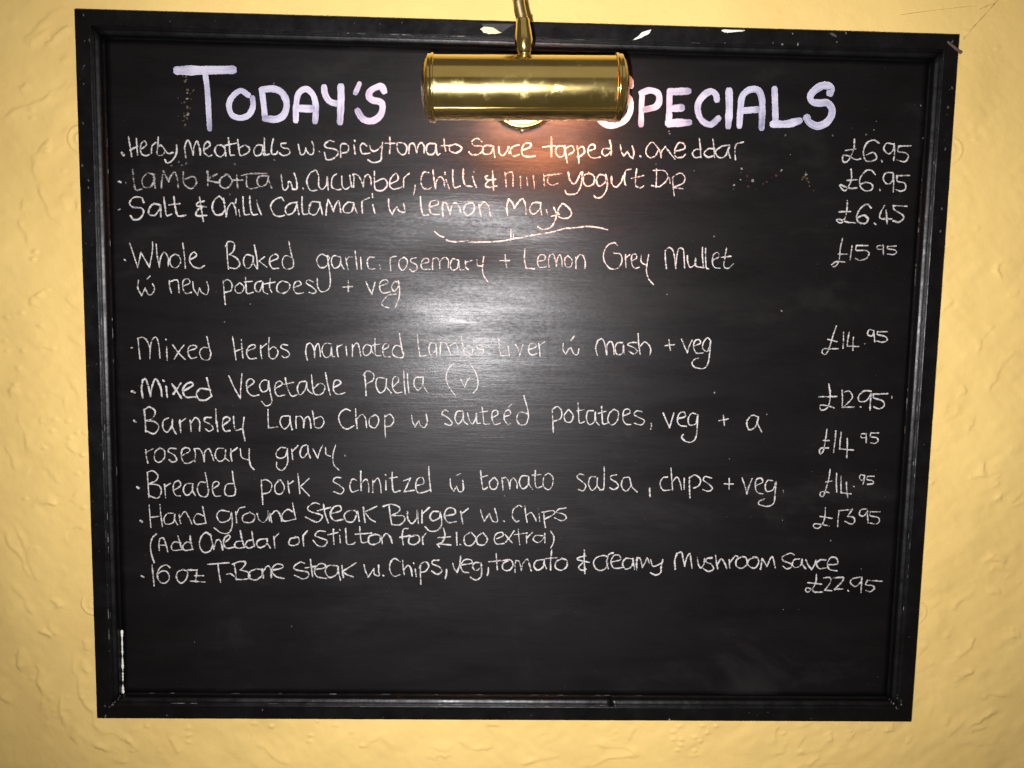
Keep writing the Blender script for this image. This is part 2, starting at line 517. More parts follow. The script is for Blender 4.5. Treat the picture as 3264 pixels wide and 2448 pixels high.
def height(xs, ys):
    X, Y = np.meshgrid(xs, ys)
    top = np.clip((Y - 0.33) / 0.05, 0, 1)   # smoother plaster above the board
    H = vnoise(X, Y, 0.11, 1) * 0.0014 + vnoise(X, Y, 0.034, 2) * 0.00075 * (1 - 0.6 * top)
    H += vnoise(X * 0.8 + Y * 0.6, (Y * 0.8 - X * 0.6) * 2.6, 0.024, 3) * 0.00024 * (1 - 0.7 * top)
    H += vnoise(X * 0.7 - Y * 0.7, (X + Y) * 1.6, 0.015, 5) * 0.00013 * (1 - 0.7 * top)
    H += vnoise(X, Y, 0.007, 4) * 0.00005
    WX = vnoise(X, Y, 0.017, 11) * 0.0022 + vnoise(X, Y, 0.006, 12) * 0.0008
    WY = vnoise(X, Y, 0.017, 13) * 0.0022 + vnoise(X, Y, 0.006, 14) * 0.0008
    AM = np.clip(0.75 + vnoise(X, Y, 0.012, 15) * 0.45, 0.1, 1.6)
    for pts, A in STROKES:
        c = np.array(spline(pts, 0.004))
        mg = 0.02
        i0, i1 = np.searchsorted(xs, [c[:, 0].min() - mg, c[:, 0].max() + mg])
        j0, j1 = np.searchsorted(ys, [c[:, 1].min() - mg, c[:, 1].max() + mg])
        if i1 <= i0 or j1 <= j0:
            continue
        x, y = X[j0:j1, i0:i1] + WX[j0:j1, i0:i1], Y[j0:j1, i0:i1] + WY[j0:j1, i0:i1]
        best = np.full(x.shape, 1e9)
        sgn = np.ones(x.shape)
        tt = np.zeros(x.shape)
        mid = c[len(c) // 2]
        dd = c[min(len(c) // 2 + 1, len(c) - 1)] - c[max(len(c) // 2 - 1, 0)]
        out = np.sign(-dd[1] * (mid[0]) + dd[0] * (mid[1] - 0.05)) or 1.0
        n = len(c) - 1
        for k in range(n):
            a, b = c[k], c[k + 1]
            e = b - a
            L2 = e @ e + 1e-12
            t = np.clip(((x - a[0]) * e[0] + (y - a[1]) * e[1]) / L2, 0, 1)
            qx, qy = x - a[0] - t * e[0], y - a[1] - t * e[1]
            d2 = qx * qx + qy * qy
            mk = d2 < best
            best = np.where(mk, d2, best)
            sgn = np.where(mk, np.sign(e[0] * qy - e[1] * qx), sgn)
            tt = np.where(mk, (k + t) / n, tt)
        d = np.sqrt(best) * sgn * out        # > 0 lies on the side away from the middle
        prof = np.where(d > 0, np.exp(-(d / 0.0016) ** 2), np.exp(-(d / 0.0062) ** 2))
        H[j0:j1, i0:i1] += A * AM[j0:j1, i0:i1] * prof * np.clip(np.sin(np.pi * np.clip(tt, 0.02, 0.98)) * 2.2, 0, 1)
    for x0, y0, A, r in PITL:
        i0, i1 = np.searchsorted(xs, [x0 - 3 * r, x0 + 3 * r])
        j0, j1 = np.searchsorted(ys, [y0 - 3 * r, y0 + 3 * r])
        x, y = X[j0:j1, i0:i1], Y[j0:j1, i0:i1]
        q = ((x - x0) / (1.5 * r)) ** 2 + ((y - y0) / r) ** 2
        H[j0:j1, i0:i1] += A * np.exp(-q) * (1.2 - q)
    return X, Y, H

def wall_strip(name_pts, xs, ys):
    X, Y, H = height(xs, ys)
    return X, Y, H

def build_wall(parent):
    vs, fs, base = [], [], 0
    d = 0.00135
    A = lambda a, b, s: np.linspace(a, b, max(2, int(round((b - a) / s)) + 1))
    strips = [(A(-0.64, -0.43, d), A(-0.53, 0.46, d)), (A(0.43, 0.66, d), A(-0.53, 0.46, d)),
              (A(-0.43, 0.43, d), A(-0.53, -0.35, d)), (A(-0.43, 0.43, d), A(0.35, 0.46, d)),
              (A(-0.43, 0.43, 0.05), A(-0.35, 0.35, 0.05)),
              (A(-1.6, -0.64, 0.006), A(-1.1, 0.9, 0.006)), (A(0.66, 1.6, 0.006), A(-1.1, 0.9, 0.006)),
              (A(-0.64, 0.66, 0.006), A(-1.1, -0.53, 0.006)), (A(-0.64, 0.66, 0.006), A(0.46, 0.9, 0.006))]
    for si, (xs, ys) in enumerate(strips):
        X, Y, H = height(xs, ys)
        if si == 4:
            H[:] = 0
        ny, nx = X.shape
        v = np.stack([X.ravel(), -(ZW + H.ravel() - 0.0012), Y.ravel() + ZC], 1)
        i = np.arange(nx * ny).reshape(ny, nx)
        f = np.stack([i[:-1, :-1].ravel(), i[:-1, 1:].ravel(), i[1:, 1:].ravel(), i[1:, :-1].ravel()], 1) + base
        vs.append(v)
        fs.append(f)
        base += nx * ny
    v, f = np.concatenate(vs), np.concatenate(fs)
    me = bpy.data.meshes.new('plaster')
    me.vertices.add(len(v))
    me.vertices.foreach_set('co', v.astype(np.float32).ravel())
    me.loops.add(f.size)
    me.loops.foreach_set('vertex_index', f.astype(np.int32).ravel())
    me.polygons.add(len(f))
    me.polygons.foreach_set('loop_start', np.arange(0, f.size, 4, dtype=np.int32))
    me.polygons.foreach_set('loop_total', np.full(len(f), 4, dtype=np.int32))
    me.update(calc_edges=True)
    me.validate()
    return link('plaster_coat', me, M['wall'], parent, smooth=True)

wall = empty('plaster_wall', P(0, -1.1, ZW), 'mustard yellow wall of roughly trowelled plaster behind the blackboard', 'wall')
build_wall(wall)
# round fixings painted over with the wall, half hidden by the sides of the board
for x, y in ((-0.4572, 0.2485), (-0.4592, -0.2500), (0.4600, 0.2584), (0.4570, -0.2535)):
    mb = MB()
    k = 0.8 if x < 0 else 0.35
    lathe(mb, [(0.0008, 0.0150), (0.0012 + .0006 * k, 0.0138), (0.0013 + .0009 * k, 0.0125), (0.0012 + .0006 * k, 0.0112), (0.0013, 0.0095),
               (0.0013, 0.0070), (0.0013 + .0009 * k, 0.0060), (0.0013 + .0011 * k, 0.0050), (0.0012 + .0004 * k, 0.0038), (0.0013 + .0002 * k, 0.0022), (0.0014, 0.0)],
          (x, y, ZW - 0.0012), (0, 0, 1), 36)
    link('wall_boss', mb.mesh('wall_boss'), M['wall'], wall, smooth=True)
mb = MB()
for s, wd in (("4646,3718 4751,3855 4875,3996 4998,4142 5060,4230", 0.0009), ("3971,3961 4269,4008 4668,4063 4768,4072", 0.0004), ("4811,4042 4869,4069 4961,4103", 0.0008)):
    for r in parse(s):
        ribbon(mb, r, wd, ZW + 0.0010, jit=0.5)
link('crack', mb.mesh('crack'), M['crack'], wall)

# ------------------------------------------------------------------ the blackboard
board = empty('blackboard', P(0, -BH / 2, 0), 'black framed menu blackboard with chalk specials written across it', 'blackboard')
mb = MB()
IX, IY = BW / 2 - 0.0265, BH / 2 - 0.0265
n1, n2 = 140, 120
idx = [[mb.add(-IX + 2 * IX * i / n1, -IY + 2 * IY * j / n2, PZ(-IX + 2 * IX * i / n1, -IY + 2 * IY * j / n2)) for i in range(n1 + 1)] for j in range(n2 + 1)]
for j in range(n2):
    for i in range(n1):
        mb.face((idx[j][i], idx[j][i + 1], idx[j + 1][i + 1], idx[j + 1][i]))
b4 = [mb.add(sx * IX, sy * IY, -0.010) for sx, sy in ((-1, -1), (1, -1), (1, 1), (-1, 1))]
mb.face(b4[::-1])
cor = [idx[0][0], idx[0][n1], idx[n2][n1], idx[n2][0]]
edges = [[idx[0][i] for i in range(n1 + 1)], [idx[j][n1] for j in range(n2 + 1)], [idx[n2][n1 - i] for i in range(n1 + 1)], [idx[n2 - j][0] for j in range(n2 + 1)]]
for k in range(4):
    mb.face(tuple([b4[k], b4[(k + 1) % 4]] + edges[k][::-1]))
panel = link('panel', mb.mesh('panel'), M['panel'], board)
for p in panel.data.polygons:
    p.use_smooth = len(p.vertices) == 4 and abs(p.normal.y) > 0.5 and p.area < 0.01

def sweep(prof, side, a=0.0, b=1.0, seg=90, gap=0.00012, wob=0.00010, dz=0.0):
    """one straight strip of the frame, mitred at both ends; prof is (inset from the outer edge, height)"""
    mb = MB()
    rows = []
    for i in range(seg + 1):
        t = a + (b - a) * i / seg
        dn = rng.normal() * wob
        row = []
        for u, h in prof:
            hx, hy = BW / 2 - u - gap, BH / 2 - u - gap
            if side in 'tb':
                x, y = -hx + 2 * hx * t, (BH / 2 - u) * (1 if side == 't' else -1)
            else:
                x, y = (BW / 2 - u) * (1 if side == 'r' else -1), -hy + 2 * hy * t
            row.append(mb.add(x, y, h + dn + dz))
        rows.append(row)
    n = len(prof)
    flip = side in 'bl'
    for A, B in zip(rows, rows[1:]):
        for k in range(n):
            q = (A[k], A[(k + 1) % n], B[(k + 1) % n], B[k])
            mb.face(q)
    mb.face(tuple(rows[0]))
    mb.face(tuple(rows[-1][::-1]))
    return mb

def fix(me):
    bm = bmesh.new()
    bm.from_mesh(me)
    bmesh.ops.recalc_face_normals(bm, faces=bm.faces)
    bm.to_mesh(me)
    bm.free()
    return me

FLAT = [(0.0, -0.013), (0.0, 0.0070), (0.0003, 0.0077), (0.0010, 0.0080), (0.0080, 0.0080), (0.0150, 0.0080), (0.0157, 0.0076), (0.0160, 0.0068), (0.0160, -0.013)]
BEAD = [(0.0160, -0.0005), (0.0160, 0.0064), (0.0163, 0.0092), (0.0168, 0.0099), (0.0174, 0.0097), (0.0178, 0.0086), (0.0181, 0.0086), (0.0185, 0.0098), (0.0190, 0.0101), (0.0195, 0.0094),
        (0.0197, 0.0083), (0.0200, 0.0094), (0.0205, 0.0100), (0.0210, 0.0099), (0.0220, 0.00945), (0.0230, 0.0090), (0.0239, 0.0085), (0.0245, 0.0078), (0.0249, 0.0064), (0.0251, 0.0045), (0.0256, 0.0030), (0.0263, 0.0025),
        (0.0268, 0.0018), (0.0271, 0.0008), (0.0271, -0.0005)]
RAIL = {}
for side, lab in zip('tblr', ('black top frame rail with cream and white paint chips', None, None, None)):
    RAIL[side] = link('frame_rail', fix(sweep(FLAT, side).mesh('frame_rail')), M['frame'], board, label=lab)
BEADS = [('t', 0, 1), ('l', 0, 1), ('r', 0, 1), ('b', 0, 0.6310), ('b', 0.6311, 1)]
BM = {}
for side, a, b in BEADS:
    o = link('moulding', fix(sweep(BEAD, side, a, b, wob=0.00007, dz=0.0005 if a > 0 else 0.0).mesh('moulding')), M['frame'], board)
    BM.setdefault(side, o)
for o in list(BM.values()) + [x for x in COL.objects if x.name.startswith('moulding')]:
    me = o.data
    me.polygons.foreach_set('use_smooth', [len(p.vertices) == 4 for p in me.polygons])

# paint chips and scuffs on the frame
ZR = 0.0082
def pts_of(s):
    return [tuple(float(v) * 1e-4 for v in t.split(',')) for t in s.split()]
def chip(name, s, mt, h, par):
    mb = MB()
    flake(mb, pts_of(s), ZR, h)
    link(name, mb.mesh(name), mt, par)
chip('scuff', "-428,3680 -91,3690 -217,3609 -311,3652 -408,3659", M['grey'], 0.00005, RAIL['t'])
chip('paint_chip', "-440,3634 -401,3656 -311,3650 -216,3599 -322,3581 -400,3594", M['cream'], 0.0003, RAIL['t'])
chip('paint_chip', "1113,3560 1206,3640 1306,3676 1272,3625 1163,3576", M['white'], 0.0001, RAIL['t'])
chip('paint_chip', "2021,3688 2088,3697 2273,3692 2202,3674 2120,3668 2078,3663 2036,3671", M['white'], 0.0003, RAIL['t'])
chip('scuff', "3141,3686 3182,3692 3220,3666 3215,3648 3172,3665", M['dust_dim'], 0.0001, RAIL['t'])
mb = MB()
for r in parse("4383,3631 4450,3583 4519,3532"):
    ribbon(mb, r, 0.0026, ZR + 0.0002, jit=0.3)
link('scratch', mb.mesh('scratch'), M['bare'], RAIL['r'])

# dust and specks: too many and too small to tell apart
mb = MB()
dm = [M['dust'], M['dust_dim'], M['pink'], M['yellow'], M['tan']]
for x, y in pts_of("2760,3673 3314,3693 3223,3603 2563,3576 2820,3568 2659,3562 2065,3557 4426,3641 4458,3175 -4407,3656 -4402,3408 -4355,3416 -4416,3164 -4425,2986 -4443,2600 -4466,2180 -4408,2034 -4410,1961 -4405,1728 4431,2557 4438,1944 4441,1709 4459,3178 4430,2981 -2708,-3608 -3743,-3674 -4405,-3570 -4405,-3688"):
    blob(mb, x, y, random.uniform(0.0005, 0.0011), random.uniform(0.0009, 0.0020), ZR, random.uniform(-.5, .5), mi=random.choice((0, 1, 1, 1)))
blob(mb, 0.1771, -0.3698, 0.0012, 0.0012, ZR, mi=0)
for s in ("4215,-3440 4319,-3549", "-4348,-3577 -4279,-3505 -4209,-3434", "4306,-3395 4310,-3425", "4360,-3460 4358,-3500"):
    for r in parse(s):
        c = np.array(spline(r, 0.0012))
        for q in c:
            if random.random() < 0.6:
                blob(mb, q[0] + random.gauss(0, .0006), q[1] + random.gauss(0, .0006), 0.0009, 0.0006, 0.0102, random.uniform(0, 3), mi=random.choice((0, 1, 1)))
def ridge_dust(side, u, z, a, b, n, wmax=0.0005):
    for _ in range(n):
        t = random.uniform(a, b)
        ln = random.uniform(0.002, 0.012)
        if side in 'tb':
            x, y = t, (BH / 2 - u) * (1 if side == 't' else -1)
            blob(mb, x, y, ln / 2, wmax * random.uniform(.5, 1), z, 0, 10, 0.00006, random.choice((0, 1, 1)))
        else:
            x, y = (BW / 2 - u) * (1 if side == 'r' else -1), t
            blob(mb, x, y, wmax * random.uniform(.5, 1), ln / 2, z, 0, 10, 0.00006, random.choice((0, 1, 1)))
ridge_dust('b', 0.0190, 0.01015, 0.09, 0.33, 16)
ridge_dust('b', 0.0168, 0.0100, 0.02, 0.33, 14)
ridge_dust('b', 0.0190, 0.01015, -0.38, 0.08, 12)
ridge_dust('b', 0.0266, 0.0024, -0.40, 0.20, 16)
ridge_dust('l', 0.0168, 0.0100, -0.30, 0.22, 16)
ridge_dust('l', 0.0190, 0.01015, -0.30, 0.22, 16)
ridge_dust('r', 0.0168, 0.0100, -0.26, 0.26, 16)
ridge_dust('r', 0.0190, 0.01015, -0.26, 0.26, 16)
ridge_dust('l', 0.0267, 0.0024, -0.1, 0.30, 8)
ridge_dust('r', 0.0267, 0.0024, -0.1, 0.30, 12)
ridge_dust('t', 0.0168, 0.0100, -0.20, 0.20, 10)
for r in range(34):
    s_ = random.choice('tblr')
    t = random.uniform(-0.95, 0.95)
    u = random.uniform(0.002, 0.014)
    x, y = (t * (BW / 2 - .02), (BH / 2 - u) * (1 if s_ == 't' else -1)) if s_ in 'tb' else ((BW / 2 - u) * (1 if s_ == 'r' else -1), t * (BH / 2 - .02))
    blob(mb, x, y, random.uniform(.0003, .0007), random.uniform(.0004, .001), ZR, random.uniform(0, 3), 7, mi=1)
link('dust_speck', mb.mesh('dust_speck'), dm, board, kind='stuff')

mb = MB()
for x, y in pts_of("-3080,615 -2810,807 -3732,-16 2331,-772 2948,-1447 2716,-277 -3458,-2878 -2404,-2690 2061,1611 1582,992 2821,840 2136,-50 1540,2683 1548,2657 2828,2474 1819,2284 1415,2344 -103,-1210 3700,2750 3719,2838 4181,3009 2949,-1444 3495,-1667 3010,-2456 3857,-1984"):
    r = random.uniform(.0004, .0009)
    blob(mb, x, y, r, r * random.uniform(.8, 1.5), 0.0003, random.uniform(0, 3), mi=0)
for x, y in pts_of("3620,2700 3265,2683 2766,2671 4228,2679 -3597,2212 -3522,2250 -3490,2219 -3447,2236 -2544,2294 -2951,2242 -3004,1934 -2542,3059"):
    blob(mb, x, y, .0014, .0010, 0.0003, random.uniform(0, 3), mi=1)
for k, s in ((2, "2320,2317 2385,2243 2251,2148 2401,2136 2742,2310 2593,2188 2689,2255 2315,2204 2443,2196"), (3, "3005,2273 2988,2248 3019,2234 3037,2195 2970,2223 3049,2156"), (4, "-3432,3103 -3429,3072 -3442,3056 -3417,2974 -3421,2943 -3359,2970 -3424,2886 -3451,2849 -3422,2802 -3421,2745 -3414,2724 -3454,2713 -3428,2693 -3450,2624")):
    for x, y in pts_of(s):
        blob(mb, x, y, random.uniform(.0008, .0016), random.uniform(.0008, .0018), 0.0003, random.uniform(0, 3), mi=k if random.random() < .8 else 0)
        for _ in range(1):
            blob(mb, x + random.gauss(0, .003), y + random.gauss(0, .003), .0006, .0006, 0.0003, 0, 6, mi=random.choice((k, 1)))
blob(mb, -0.3418, 0.2728, .0022, .0016, 0.0003, 0.8, mi=0)
for _ in range(230):
    blob(mb, random.uniform(-.42, .42), random.uniform(-.34, .34), random.uniform(.0002, .0005), random.uniform(.0002, .0005), 0.0002, 0, 6, 0.00005, 1)
link('chalk_speck', mb.mesh('chalk_speck'), dm, board, kind='stuff')
mb = MB()
for r in parse("-4223,-2742 -4225,-2926 -4226,-3103 -4227,-3246 -4230,-3389 -4228,-3439"):
    ribbon(mb, r, 0.0012, 0.0030, jit=0.9)
blob(mb, -0.4229, -0.3430, .0015, .0026, 0.0030, h=.0006)
link('paint_run', mb.mesh('paint_run'), M['white'], board, label='thin white paint run in the lower left corner')

